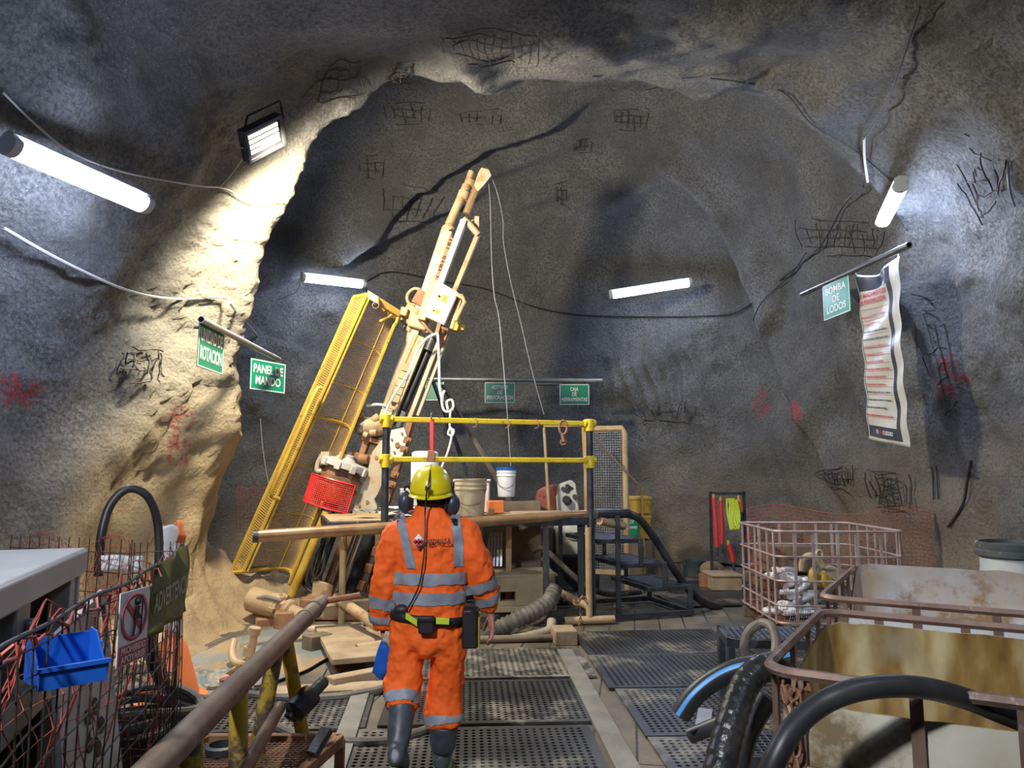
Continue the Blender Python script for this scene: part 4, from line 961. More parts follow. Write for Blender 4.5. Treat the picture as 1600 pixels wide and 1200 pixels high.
o = MB(); p = ondeck(737, 9.0); o.box(p + V((0, .1, .19)), (.42, .3, .38)); o.box(p + V((0, .1, .385)), (.45, .33, .03)); o = o.build('storage_tub', M['bucketwhite'], bevel=.012); tag(o, 'white lidded tub behind the cream bucket', 'tub')
o = MB(); p = ondeck(774, 8.85); o.box(p + V((0, .0, .075)), (.19, .14, .15), rz=.2); o = o.build('orange_box', M['orangeplastic'], bevel=.012); tag(o, 'small orange box on the deck right of the cream bucket', 'box')
o = MB(); p = ondeck(768, 8.5); o.cyl(p, p + V((0, 0, .07)), .035); o = o.build('pipe_coupling', M['tan']); tag(o, 'little dusty coupling standing on the deck beside the orange box', 'coupling')
pp = thing('paper_sheets', 'crumpled papers and plastic wrap on the left end of the deck', 'papers', ondeck(600, 8.2))
rn = random.Random(5)
for i in range(9):
    x = rn.uniform(560, 650); Yd = rn.uniform(8.0, 8.5); c = ondeck(x, Yd) + V((0, 0, .012 * i)); a = rn.random() * 3
    w, h = rn.uniform(.10, .18), rn.uniform(.08, .14); X = V((math.cos(a), math.sin(a), 0)); Y = V((-X.y, X.x, 0))
    MB().grid(lambda u, v: c + X * (u - .5) * w * 2 + Y * (v - .5) * h * 2 + V((0, 0, .02 * noise.noise(V((u * 4, v * 4, i * 3))) + .02)), 8, 8).build('sheet', M[['signwhite', 'bucketwhite', 'galv'][i % 3]], pp, solid=.002)

# under the platform: skid beams, hoses, timbers
def blk(name, c, size, rz, m, lab, cat='timber', bevel=.01, group=None):
    o = MB().box(c, size, rz=rz).build(name, M[m], bevel=bevel); tag(o, lab, cat, group); return o
M['dustbeam'] = mat('dusty_beam', (.44, .36, .22), (.34, .27, .16), 3, .65, bump=.004)
fb = thing('skid_beam', 'dusty tan steel beam with a rectangular slot under the platform', 'steel beam', (P(818, 960, 8.6).x, 8.6, 0))
a, b = P(745, 930, 8.6), P(866, 925, 8.75); ang = math.atan2(b.y - a.y, b.x - a.x); c = (a + b) / 2
L_ = (b - a).length; X = (V((b.x - a.x, b.y - a.y, 0))).normalized(); sl = P(793, 931, 8.65); ds = (sl - V((a.x, a.y, 0))).dot(X)
z0, z1 = .16, .47
g = MB()
for (u0, u1, w0, w1) in ((0, ds - .09, z0, z1), (ds + .09, L_, z0, z1), (ds - .09, ds + .09, z0, sl.z - .05), (ds - .09, ds + .09, sl.z + .05, z1)):
    o0 = V((a.x, a.y, 0)) + X * (u0 + u1) / 2; g.box(V((o0.x, o0.y, (w0 + w1) / 2)), (u1 - u0, .10, w1 - w0), rz=ang)
g.build('web', M['dustbeam'], fb, bevel=.004)
g = MB(); o0 = V((a.x, a.y, 0)) + X * L_ / 2; g.box(V((o0.x, o0.y, .13)) , (L_, .26, .06), rz=ang); g.box(V((o0.x, o0.y + .25, z1 + .01)), (L_, .5, .03), rz=ang); g.build('flange', M['dustbeam'], fb, bevel=.005)
blk('timber_block', P(805, 905, 9.4) * 1, (.9, .3, .25), .1, 'dustbeam', 'dusty block on top of the skid behind the slotted beam')
blk('timber_block', P(812, 885, 10.2) * 1, (.8, .4, .20), 0, 'wood', 'broken-topped timber block further back under the platform')
for i in range(5):
    x = 764 + i * 4.4; o = MB().bar(P(x + 2, 832, 9.3), P(x - (3 - i) * 1.2, 885, 9.2), .028, .02).build('steel_bar', M['galv']); tag(o, 'thin grey bar propped under the platform behind the right arm of the worker', 'steel bar', 'grey bars propped under the platform')
# corrugated suction hose
ch_ = [P(752, 1000, 7.75), P(775, 985, 7.8), P(805, 970, 7.85), P(835, 955, 7.95), P(858, 940, 8.15), P(866, 920, 8.3)]
pts = catmull(ch_, 16); mb = MB(); mb.tube(pts, 1, 14, rf=lambda t: .085 + .009 * math.sin(t * 130)); o = mb.build('suction_hose', M['dustyhose']); tag(o, 'dusty ribbed suction hose curling out beneath the platform', 'hose')
M['tanhose'] = mat('tan_hose', (.36, .30, .21), (.25, .21, .15), 4, .6)
cable([P(745, 1002, 7.6), P(790, 1001, 7.55), (P(830, 994, 7.6)), P(858, 985, 7.7), P(862, 970, 7.8)], 'smooth dusty hose under the ribbed suction hose', .05, 'tanhose', name='hose', n=12)
cable([P(800, 985, 7.8), P(820, 975, 7.9), P(845, 965, 8.0), P(850, 955, 8.1)], 'short tan hose lying between the ribbed hose and the beam foot', .04, 'tanhose', name='hose', n=10)
rodthing(V((P(700, 1006, 7.3).x, 7.42, .04)), V((P(905, 996, 7.45).x, 7.55, .04)), .035, 'wooddark', 'floor_pipe', 'dark pipe lying on the floor along the mat edge behind the worker')
cable([P(832, 862, 9.5), P(845, 857, 9.5), P(862, 868, 9.4), P(885, 890, 9.2), P(915, 915, 9.1), P(950, 928, 9.3), P(1000, 925, 9.8)], 'grey hose curving down under the platform towards the steps', .035, 'dustyhose', name='hose', n=10)
b1 = P(877, 998, 7.6); blk('timber_block', V((b1.x + .02, 7.5, .07)), (.22, .30, .14), .1, 'wood', 'square timber end sticking up between the rubber mats')

# timbers left of the worker
def plank(p0, p1, w, h, z, m, lab, group=None, z2=None):
    a = G(*p0); b = G(*p1); a.z = z + h / 2; b.z = (z if z2 is None else z2) + h / 2
    o = MB().bar(a, b, w, h).build('timber_plank', M[m], bevel=.008); tag(o, lab, 'timber', group); return o
tl = 'wood'
plank((528, 1000), (562, 1056), .46, .05, .10, tl, 'wide plank sloping towards the viewer left of the worker')
plank((575, 990), (598, 1030), .40, .05, .08, tl, 'wide short plank close to the left leg of the worker')
plank((500, 990), (600, 972), .11, .12, .16, tl, 'square timber beam across the planks left of the worker', z2=.16)
plank((505, 1000), (560, 1000), .10, .09, .05, tl, 'lower square timber under the crossing beam')
plank((515, 1075), (600, 1058), .12, .08, .0, tl, 'long timber lying on the floor at the foot of the wide plank')
plank((478, 1022), (512, 1015), .16, .16, .0, 'wooddark', 'wet dark log stump left of the planks')
rodthing(V((G(556, 1038).x, G(556, 1038).y, .12)), V((G(600, 1030).x, G(600, 1030).y, .12)), .05, 'tan', 'pipe_end', 'stubby dusty pipe end beside the blue glove', hollow=True)

# ------------------------------------------------------------------ the worker
MY = 4.2
def h_(px, py, dy=0.0): return P(px, py, MY + dy)
S = MY / FPX
man = thing('person', 'worker seen from behind walking, orange coverall with grey bands and yellow helmet', 'person', (h_(668, 1000).x, MY, 0))
M['orange'] = mat('hi_vis_orange', (1.0, .15, .012), (.95, .13, .01), 5, .75, bump=.03, bscale=9, detail=2)
M['band'] = mat('reflective_band', (.30, .33, .38), (.24, .27, .32), 12, .5, bump=.004, bscale=20)
M['skin'] = mat('skin', (.50, .25, .17), (.42, .20, .14), 8, .55)
M['hair'] = mat('hair', (.015, .012, .01), rough=.7)
M['helmet'] = mat('helmet_yellow', (.82, .66, .010), (.74, .60, .015), 5, .28, c3=(.4, .36, .06), t3=.68)
M['boot'] = mat('grey_rubber_boot', (.065, .078, .095), (.045, .052, .065), 7, .42, c3=(.3, .3, .28), t3=.64)
M['lime'] = mat('lime_sole', (.25, .50, .02), rough=.5)
def ring(c, rx, ry, d=V((0, 0, 1)), n=20, ex=2.3):
    Yax = V((0, 1, 0)); d = V(d).normalized(); Yax = (Yax - d * Yax.dot(d)).normalized(); Xax = Yax.cross(d)
    out = []
    for i in range(n):
        a = 2 * PI * i / n; c_, s_ = math.cos(a), math.sin(a)
        k = (abs(c_) ** ex + abs(s_) ** ex) ** (-1 / ex); out.append(c + Xax * c_ * k * rx + Yax * s_ * k * ry)
    return out
def loft(mb, rows, grow=0.0, n=20, horiz=False, cap=True, sc=1.0):
    cs = [r[0] for r in rows]; vs = []
    for i, (c, rx, ry) in enumerate(rows):
        d = V((0, 0, 1)) if horiz else (cs[min(i + 1, len(cs) - 1)] - cs[max(i - 1, 0)]) * -1
        vs += ring(c, rx * sc + grow, ry * sc + grow, d, n)
    N = len(rows); fs = [(i * n + k, i * n + (k + 1) % n, (i + 1) * n + (k + 1) % n, (i + 1) * n + k) for i in range(N - 1) for k in range(n)]
    if cap: fs += [tuple(range(n))[::-1], tuple(range((N - 1) * n, N * n))]
    return mb.add(vs, fs)
def R3(t): return [(h_(px, py, dy), hw * S, ry) for px, py, dy, hw, ry in t]
torso = R3([(673, 800, .02, 24, .075), (673, 812, .01, 38, .09), (674, 820, .0, 52, .105), (675, 832, 0, 62, .125), (675, 850, 0, 58, .14), (674, 880, 0, 53, .14), (673, 910, 0, 53, .132), (671, 940, 0, 54, .128), (669, 958, 0, 53, .13), (668, 975, 0, 56, .14), (667, 992, 0, 57, .15), (667, 1008, 0, 55, .14), (667, 1022, .0, 47, .11)])
legL = R3([(640, 992, 0, 30, .13), (636, 1020, .0, 28, .12), (632, 1050, -.02, 26, .11), (629, 1075, -.05, 27, .105), (628, 1092, -.09, 25, .10), (627, 1109, -.12, 23, .09)])
legR = R3([(695, 992, 0, 29, .13), (699, 1020, .02, 27, .12), (699, 1050, .04, 26, .11), (695, 1080, .05, 27, .105), (693, 1105, .04, 29, .105), (693, 1122, .03, 29, .105), (694, 1136, .02, 26, .09)])
armL = R3([(640, 826, 0, 20, .09), (622, 836, 0, 24, .095), (613, 858, -.01, 23, .09), (607, 885, -.02, 22, .085), (603, 910, -.02, 22, .082), (600, 935, -.0, 21, .075), (598, 960, .03, 20, .068), (600, 978, .05, 17, .055)])
armR = R3([(708, 824, 0, 20, .09), (727, 833, 0, 23, .095), (737, 855, -.01, 22, .09), (745, 880, -.02, 22, .085), (751, 903, -.01, 22, .08), (757, 925, .03, 21, .07), (763, 944, .06, 17, .058), (765, 955, .07, 14, .05)])
cv = MB(); loft(cv, torso, horiz=True)
for l in (legL, legR, armL, armR): loft(cv, l)
loft(cv, R3([(672, 788, .03, 21, .072), (673, 800, .02, 26, .08), (673, 812, .01, 34, .088)]), horiz=True)
wtex = bpy.data.textures.new('cloth_folds', 'CLOUDS'); wtex.noise_scale = .10; wtex.noise_depth = 3
ws = bpy.data.textures.new('cloth_creases', 'CLOUDS'); ws.noise_scale = .045; ws.noise_depth = 2
def clothe(o, vox=.012, amt=.040, amt2=.016):
    r = o.modifiers.new('re', 'REMESH'); r.mode = 'VOXEL'; r.voxel_size = vox; r.use_smooth_shade = True
    s = o.modifiers.new('sm', 'SMOOTH'); s.factor = .6; s.iterations = 5
    for tx, a in ((wtex, amt), (ws, amt2)):
        if a:
            d = o.modifiers.new('d', 'DISPLACE'); d.texture = tx; d.strength = a; d.mid_level = .5; d.texture_coords = 'GLOBAL'
    return o
cover = clothe(cv.build('coverall', M['orange'], man, fix=True)); cover['label'] = 'bright orange coverall'
def band(rows, t0, t1, name='reflective_band', horiz=False, grow=.02):
    def at_(t):
        t = max(0, min(.9999, t)) * (len(rows) - 1); i = int(t); f = t - i; a, b = rows[i], rows[i + 1]
        return (a[0].lerp(b[0], f), a[1] + (b[1] - a[1]) * f, a[2] + (b[2] - a[2]) * f)
    mb = MB(); loft(mb, [at_(t0 + (t1 - t0) * k / 4) for k in range(5)], grow=grow, n=64, horiz=horiz, cap=False)
    o = mb.build(name, M['band'], man); s = o.modifiers.new('w', 'SHRINKWRAP'); s.target = cover; s.wrap_method = 'NEAREST_SURFACEPOINT'; s.wrap_mode = 'ABOVE_SURFACE'; s.offset = .005
    return o
def ty(rows, py):          # parameter of the row chain at image-independent height of py
    def pj(q):
        r = q - CAM; f = r.y * math.cos(PITCH) + r.z * math.sin(PITCH); return 600 - FPX * (r.z * math.cos(PITCH) - r.y * math.sin(PITCH)) / f
    for i in range(len(rows) - 1):
        a, b = pj(rows[i][0]), pj(rows[i + 1][0])
        if a <= py <= b: return (i + (py - a) / (b - a)) / (len(rows) - 1)
    return .5
band(torso, ty(torso, 891), ty(torso, 910), horiz=True); band(torso, ty(torso, 921), ty(torso, 940), horiz=True)
band(armL, ty(armL, 928), ty(armL, 943)); band(armL, ty(armL, 955), ty(armL, 968))
band(armR, ty(armR, 902), ty(armR, 917)); band(armR, ty(armR, 926), ty(armR, 940))
band(legL, ty(legL, 1089), ty(legL, 1103)); band(legR, ty(legR, 1114), ty(legR, 1130))
for pts in (((617, 813), (625, 835), (631, 860), (638, 890)), ((706, 810), (710, 835), (712, 860), (712, 888))):
    k = MB(); c = catmull([h_(x + 3, y, -.17) for x, y in pts], 6); cf_ = catmull([h_(x + 3, y, .17) for x, y in pts], 6)
    vs = []; fs = []
    row = c[::-1] + [h_(pts[0][0] + 8, 804, -.05), h_(pts[0][0] + 8, 804, .06)] + cf_
    for q in row: vs += [q + V((-.026 + .013 * j, 0, 0)) for j in range(5)]
    for i in range(len(row) - 1):
        for j in range(4): fs.append((i * 5 + j, i * 5 + j + 1, i * 5 + j + 6, i * 5 + j + 5))
    k.add(vs, fs); o = k.build('reflective_brace', M['band'], man); s = o.modifiers.new('w', 'SHRINKWRAP'); s.target = cover; s.wrap_method = 'PROJECT'; s.use_project_y = True; s.use_negative_direction = True; s.use_positive_direction = True; s.offset = .006
# back print
N_ = V((0, -1, 0))
by = h_(675, 845, -.165)
text('back_lettering', 'REDRILSA', mat('navy_print', (.03, .012, .03), rough=.6), h_(686, 850, -.157), V((1, 0, .07)), V((0, 0, 1)), width=.130, height=.028, parent=man, depth=.006, align='CENTER')
lg = MB(); c = h_(654, 846, -.158); r = .034
lg.add([c + V((-r, 0, 0)), c + V((0, 0, r * 1.25)), c + V((r, 0, 0)), c + V((0, 0, -r * 1.25))], [(0, 1, 2, 3)]); lg.build('logo_diamond', M['signwhite'], man, solid=.004)
lg = MB()
for dx, dz, s_ in ((-.5, 0, .42), (.5, 0, .42), (0, .0, .5), (0, -.55, .45)):
    q = c + V((dx * r, -.005, dz * r * 1.1)); lg.add([q + V((-s_ * r, 0, 0)), q + V((0, 0, s_ * r)), q + V((s_ * r, 0, 0)), q + V((0, 0, -s_ * r))], [(0, 1, 2, 3)])
lg.build('logo_mark', M['redprint'], man, solid=.003)

# skin body: head, neck, trunk, arms, hands, legs in one surface
sk = MB(); hc = h_(674, 770, .02)
loft(sk, [(hc + V((0, y_, z)), rx, ry) for z, rx, ry, y_ in ((.125, .03, .03, 0), (.115, .055, .065, 0), (.08, .072, .09, 0), (.03, .077, .098, 0), (-.02, .075, .096, 0), (-.06, .066, .085, .01), (-.095, .05, .065, .02), (-.115, .03, .04, .04))], horiz=True)
loft(sk, [(hc + V((0, -.01, -.04)), .055, .06), (hc + V((0, -.015, -.10)), .055, .06), (hc + V((0, -.015, -.17)), .07, .07)], horiz=True)
sk.ball(hc + V((0, .105, -.015)), .017, 10, 8, (.8, 1.2, 1.6))                # nose
for s_ in (-1, 1):
    sk.ball(hc + V((s_ * .079, .0, -.01)), .02, 10, 8, (.45, .8, 1.5)); sk.ball(hc + V((s_ * .03, .088, .02)), .013, 8, 6)
sk.ball(hc + V((0, .092, -.062)), .012, 10, 8, (1.9, .7, .6))                 # lips
loft(sk, torso, horiz=True, sc=.86)
for l in (legL, legR): loft(sk, l, sc=.78)
def hand(mb, w, d, n, t, curl, s=1.0):
    d = V(d).normalized(); n = V(n); n = (n - d * n.dot(d)).normalized(); t = V(t); t = (t - d * t.dot(d) - n * t.dot(n)).normalized()
    rows = [(w - d * .05, .024, .03), (w, .021, .028), (w + d * .025, .019, .034), (w + d * .06, .017, .041), (w + d * .09, .013, .040)]
    vs = []; k = 12
    for c, a, b in rows: vs += [c + n * math.cos(2 * PI * i / k) * a + t * math.sin(2 * PI * i / k) * b for i in range(k)]
    mb.add(vs, [(r * k + i, r * k + (i + 1) % k, (r + 1) * k + (i + 1) % k, (r + 1) * k + i) for r in range(len(rows) - 1) for i in range(k)] + [tuple(range(k))[::-1], tuple(range((len(rows) - 1) * k, len(rows) * k))])
    for i, (o, L, rr) in enumerate(((.031, .92, .0095), (.0105, 1.0, .0098), (-.0105, .94, .0093), (-.031, .76, .0083))):
        p = w + d * (.08 - .004 * abs(i - 1)) + t * o; pts = [p]; a = curl[i] * .5; 
        for seg in (.046, .029, .022):
            dd = d * math.cos(a) + n * math.sin(a) + t * o * 1.2; p = p + dd.normalized() * seg * L; pts.append(p); a += curl[i]
        mb.tube(pts, [rr * 1.05, rr, rr * .92, rr * .75], 10, smooth=0)
    p = w + d * .02 + t * .028 + n * .004; q = p + (t * .65 + d * .75 + n * .3).normalized() * .045; u = q + (d * .9 + t * .15 + n * .5).normalized() * .035; v = u + (d * .9 + n * .6).normalized() * .02
    mb.tube([p, q, u, v], [.015, .0125, .011, .0085], 10)
loft(sk, armL[:-1] + [(h_(601, 985, .055), .030, .032)], sc=.8); loft(sk, armR[:-1] + [(h_(767, 958, .075), .028, .030)], sc=.8)
hand(sk, h_(601, 988, .05), V((.12, .05, -1)), V((1, -.25, 0)), V((.2, 1, 0)), [.55, .6, .65, .7])
hand(sk, h_(767, 961, .075), V((.10, .08, -1)), V((-1, -.2, 0)), V((-.2, 1, 0)), [.3, .32, .38, .42])
body = sk.build('body', M['skin'], man); r = body.modifiers.new('re', 'REMESH'); r.mode = 'VOXEL'; r.voxel_size = .0055; r.use_smooth_shade = True; s = body.modifiers.new('sm', 'SMOOTH'); s.iterations = 3; s.factor = .5
ey = MB()
for s_ in (-1, 1): ey.ball(hc + V((s_ * .03, .094, .02)), .010, 10, 8)
ey.build('eye', M['signwhite'], man)
hr = MB(); hr.lathe([(.06, -.075), (.078, -.06), (.085, -.02), (.086, .03), (.07, .09)], hc + V((0, -.014, 0)), (0, 0, 1), 24, sx=1.0); hr.build('hair', M['hair'], man)
# helmet
hl = MB(); hcc = hc + V((0, -.012, .045)); vs = []; fs = []; n = 40; m2 = 16
tilt = Matrix.Rotation(math.radians(10), 3, 'X')
for j in range(m2 + 1):
    t = j / m2 * PI / 2
    for i in range(n):
        a = 2 * PI * i / n; rr = math.cos(t) ** .85 if t < PI / 2 else 0
        ridge = 1 + .035 * math.exp(-(math.cos(a) / .12) ** 2) * math.sin(t * 1.1)
        vs.append(hcc + tilt @ V((math.cos(a) * .118 * rr, math.sin(a) * .142 * rr, (math.sin(t) * .145 * ridge) - .035)))
for j in range(m2): fs += [(j * n + i, j * n + (i + 1) % n, (j + 1) * n + (i + 1) % n, (j + 1) * n + i) for i in range(n)]
hl.add(vs, fs); hl.build('helmet', M['helmet'], man, solid=.004, sharp=60)
hb = MB(); vs = []; fs = []
for k, (e, z) in enumerate(((0, -.035), (.006, -.046), (.014, -.050), (.012, -.055), (0, -.052))):
    for i in range(n):
        a = 2 * PI * i / n; fr_ = .03 * max(0, math.sin(a)) ** 2; vs.append(hcc + tilt @ V((math.cos(a) * (.118 + e), math.sin(a) * (.142 + e + fr_), z)))
for k in range(4): fs += [(k * n + i, k * n + (i + 1) % n, (k + 1) * n + (i + 1) % n, (k + 1) * n + i) for i in range(n)]
hb.add(vs, fs); hb.build('helmet_brim', M['helmet'], man)
M['muff'] = mat('ear_muff', (.035, .045, .07), (.05, .06, .09), 5, .35)
for s_, px, py in ((-1, 633, 784), (1, 707, 788)):
    k = MB(); c = h_(px, py, .0); k.ball(c, .05, 18, 12, (.85, .95, 1.28)); k.build('ear_muff', M['muff'], man)
    k = MB(); k.tube([c + V((s_ * .01, 0, .045)), c + V((-s_ * .0, .0, .085)), hcc + V((s_ * .12, 0, -.01))], .007, 6); k.ball(hcc + V((s_ * .122, 0, -.005)), .018, 10, 8, (.6, 1, 1.3)); k.build('muff_arm', M['blackpaint'], man)
    k = MB(); k.lathe([(.046, -.008), (.05, .0), (.046, .008)], c - V((s_ * .035, 0, 0)), (s_, 0, 0), 18); k.build('muff_cushion', M['black'], man)
cb = MB(); cb.tube([h_(673, 727, -.02), h_(672, 738, -.10), h_(670, 752, -.150), h_(667, 768, -.165), h_(665, 785, -.13), h_(664, 805, -.12), h_(664, 830, -.15), h_(662, 870, -.165), h_(656, 910, -.165), h_(646, 935, -.16), h_(636, 952, -.15)], .0045, 6, smooth=5); cb.build('lamp_cord', M['black'], man)
cb = MB(); cb.box(h_(668, 763, -.175), (.026, .012, .028)); cb.cyl(h_(668, 763, -.175), h_(668, 763, -.19), .008); cb.build('cord_clip', M['chrome'], man, bevel=.003)
# belt
bl = MB(); brow = R3([(669, 955, 0, 56, .150), (669, 968, 0, 57, .153)]); vs = []; nb = 48
for c, rx, ry in brow:
    rr = ring(c, rx, ry, V((0, 0, 1)), nb); vs += [q + V((0, 0, (q.x - c.x) * -.10)) for q in rr]
bl.add(vs, [(k, (k + 1) % nb, nb + (k + 1) % nb, nb + k) for k in range(nb)]); belt = bl.build('belt', M['black'], man, solid=.008)
for (x0, x1, ya, yb) in ((634, 652, 962, 974), (681, 702, 970, 971)):
    k = MB(); a, b = h_(x0, ya, -.168), h_(x1, yb, -.168); k.box((a + b) / 2, ((b - a).length, .008, .034), x=(b - a).normalized(), y=V((0, 1, 0))); k.build('reflector', M['stickeryellow'], belt, label='yellow belt reflector', bevel=.002)
k = MB(); k.box(h_(666, 977, -.18), (.080, .04, .085)); k.box(h_(666, 967, -.185), (.086, .045, .03)); k.build('belt_pouch', M['blackpaint'], man, bevel=.008)
k = MB(); k.box(h_(735, 980, -.07), (.085, .12, .205)); k.box(h_(737, 955, -.07), (.08, .10, .03)); k.build('lamp_battery', M['blackpaint'], man, bevel=.012, label='black cap lamp battery on the right hip')
k = MB(); k.box(h_(741, 975, -.135), (.016, .006, .11)); k.cyl(h_(741, 955, -.12), h_(741, 955, -.14), .015); k.build('battery_strip', M['chrome'], man)
k = MB(); k.box(h_(748, 985, -.06), (.012, .10, .16)); k.build('battery_side', M['yellow'], man, bevel=.003)
k = MB(); k.ball(h_(628, 953, -.10), .038, 12, 8, (1.2, .8, .8)); k.build('belt_bag', M['black'], man)
# boots
def boot(sh, ankle, fdir, side):
    fd = V(fdir).normalized(); dn = V((0, -fd.z, fd.y)) * -1; dn = V((0, fd.z, -fd.y))      # down of the foot
    b = MB(); loft(b, sh)
    heel = ankle - fd * .055 + dn * .03; toe = ankle + fd * .19 + dn * .035
    X = V((1, 0, 0)); rows = [(ankle - fd * .075 + dn * .03, .030, .04), (ankle - fd * .05 + dn * .02, .045, .06), (ankle + dn * .0, .05, .075), (ankle + fd * .07 + dn * .02, .05, .06), (ankle + fd * .14 + dn * .035, .052, .045), (ankle + fd * .19 + dn * .045, .044, .033), (ankle + fd * .215 + dn * .05, .02, .02)]
    vs = []; k = 16
    for c, rx, rz in rows: vs += [c + X * math.cos(2 * PI * i / k) * rx + dn * math.sin(2 * PI * i / k) * rz for i in range(k)]
    b.add(vs, [(r_ * k + i, r_ * k + (i + 1) % k, (r_ + 1) * k + (i + 1) % k, (r_ + 1) * k + i) for r_ in range(len(rows) - 1) for i in range(k)] + [tuple(range(k))[::-1], tuple(range(6 * k, 7 * k))])
    o = b.build('boot', M['boot'], man); clothe(o, .009, .008, .004)
    s_ = MB(); prof = []
    for i in range(24):
        a = 2 * PI * i / 24; prof.append(ankle + fd * (.065 + math.cos(a) * .15) + X * math.sin(a) * (.05 + .006 * math.cos(a)) + dn * .082)
    s_.prism(prof, dn * .024); s_.build('boot_sole', M['lime'], o, bevel=.004)
shL = [(h_(628, 1098, -.11), .070, .075), (h_(627, 1120, -.15), .067, .072), (h_(624, 1145, -.20), .062, .065), (h_(622, 1162, -.23), .056, .06), (h_(621, 1172, -.25), .048, .055)]
boot(shL, h_(621, 1174, -.25), (0, .88, -.44), -1)
aR = h_(690, 1180, .08); aR.z = .107
shR = [(h_(694, 1126, .02), .082, .085), (h_(693, 1145, .04), .078, .08), (h_(692, 1165, .05), .070, .07), (aR + V((0, .0, .06)), .058, .06), (aR, .05, .055)]
boot(shR, aR, (0, 1, 0), 1)
# glove held in the left hand
gl = thing('rubber_glove', 'blue rubber gauntlet with cream lining held in the left hand of the worker', 'glove', h_(598, 1055, .04))
k = MB(); rows = [(h_(607, 1000, .03), .040, .022), (h_(604, 1015, .03), .048, .026), (h_(600, 1030, .03), .050, .028), (h_(597, 1045, .03), .044, .028), (h_(594, 1054, .03), .034, .024)]
loft(k, rows)
for (x0, x1, y1, r_) in ((586, 583, 1053, .012), (592, 589, 1060, .013), (598, 596, 1062, .012), (605, 604, 1056, .011)): k.tube([h_(x0, 1043, .03), h_(x1, y1, .03)], [r_ * 1.1, r_ * .8], 8)
o = k.build('gauntlet', M['blueplastic'], gl); clothe(o, .007, .012, .006)
k = MB()
for (a, b, c_) in (((600, 995), (608, 990), (614, 1000)), ((604, 992), (612, 996), (612, 1008)), ((598, 1000), (606, 1002), (610, 1012)), ((603, 986), (606, 995), (604, 1006))): k.tube([h_(*a, -.02), h_(*b, -.03), h_(*c_, -.01)], .012, 7, smooth=4)
o = k.build('lining', M['cream'], gl); clothe(o, .006, .01, .005)

# ------------------------------------------------------------------ rubber ring mats
def mat_mesh(w, d, pitch=.047, hole=.31, th=.016):
    nx, ny = int(w / pitch), int(d / pitch); px_, py_ = w / nx, d / ny; q = MB(); vid = {}
    def pt(x, y, z):
        k = (round(x, 4), round(y, 4), z)
        if k not in vid: vid[k] = len(q.v); q.v.append(V((x - w / 2, y - d / 2, z)))
        return vid[k]
    for i in range(nx):
        for j in range(ny):
            if i in (0, nx - 1) or j in (0, ny - 1):
                x0, y0 = i * px_, j * py_
                o8 = [(0, 0), (.5, 0), (1, 0), (1, .5), (1, 1), (.5, 1), (0, 1), (0, .5)]
                q.f.append(tuple(pt(x0 + a * px_, y0 + b * py_, th) for a, b in o8)); continue
            sh = 0
            x0, y0 = i * px_, j * py_
            o8 = [(0, 0), (.5, 0), (1, 0), (1, .5), (1, 1), (.5, 1), (0, 1), (0, .5)]
            O = [pt(x0 + a * px_, y0 + b * py_, th) for a, b in o8]; I = []; B = []
            for a, b in o8:
                L_ = math.hypot(a - .5, b - .5); xx = x0 + (.5 + (a - .5) / L_ * hole) * px_; yy = y0 + (.5 + (b - .5) / L_ * hole) * py_
                I.append(pt(xx, yy, th)); B.append(pt(xx, yy, 0.0))
            for k in range(8):
                q.f.append((O[k], O[(k + 1) % 8], I[(k + 1) % 8], I[k])); q.f.append((I[k], I[(k + 1) % 8], B[(k + 1) % 8], B[k]))
    b = [V((-w / 2, -d / 2, 0)), V((w / 2, -d / 2, 0)), V((w / 2, d / 2, 0)), V((-w / 2, d / 2, 0))]
    for k in range(4):
        a, c = b[k], b[(k + 1) % 4]; q.add([a, c, c + V((0, 0, th)), a + V((0, 0, th))], [(0, 1, 2, 3)])
    return q
M['rubber'] = mat('mat_rubber', (.018, .018, .02), (.05, .05, .048), 2.2, .42, c3=(.22, .20, .16), t3=.58, s3=1.4)
M['rubberdusty'] = mat('dusty_mat_rubber', (.10, .095, .08), (.04, .04, .04), 2, .5, c3=(.26, .24, .19), t3=.52, s3=2.5)
proto = mat_mesh(1.5, 1.02).build('rubber_mat', M['rubber'], at=(0, 0, 0), fix=False, sharp=30)
mats = [((-.22, 4.50), .06, 'black rubber mat under the boots of the worker'),
        ((-.16, 5.58), .06, 'black rubber mat just ahead of the boots of the worker'),
        ((-.10, 6.66), .07, 'dusty rubber mat behind the legs of the worker, closest to the dusty floor pipe'),
        ((-1.88, 4.35), .10, 'black rubber mat left of the worker under the yellow pipe rack'),
        ((-1.75, 5.42), .10, 'black rubber mat behind the pipe rack legs'),
        ((-3.0, 6.1), .35, 'dark rubber mat by the orange post, strewn with debris'),
        ((1.62, 4.35), .05, 'rubber mat right of the timber strip, nearest to the viewer'),
        ((1.56, 5.02 + .36), .05, 'rubber mat right of the timber strip, second from the viewer'),
        ((1.46, 6.42), .06, 'rubber mat right of the timber strip, third from the viewer'),
        ((1.40, 7.47), .10, 'ribbed looking rubber mat in front of the platform steps'),
        ((3.14, 4.42), .05, 'rubber mat under the low step stool'), ((3.1, 5.45), .05, 'rubber mat partly under the tall step stool'),
        ((2.98, 6.48), .06, 'rubber mat beyond the tall step stool'), ((2.92, 7.52), .10, 'rubber mat at the front left of the caged basket'),
        ((2.75, 9.95), .15, 'rubber mat beyond the platform steps, nearer of the two far mats'), ((2.9, 11.1), .15, 'rubber mat by the back wall, farther of the two far mats')]
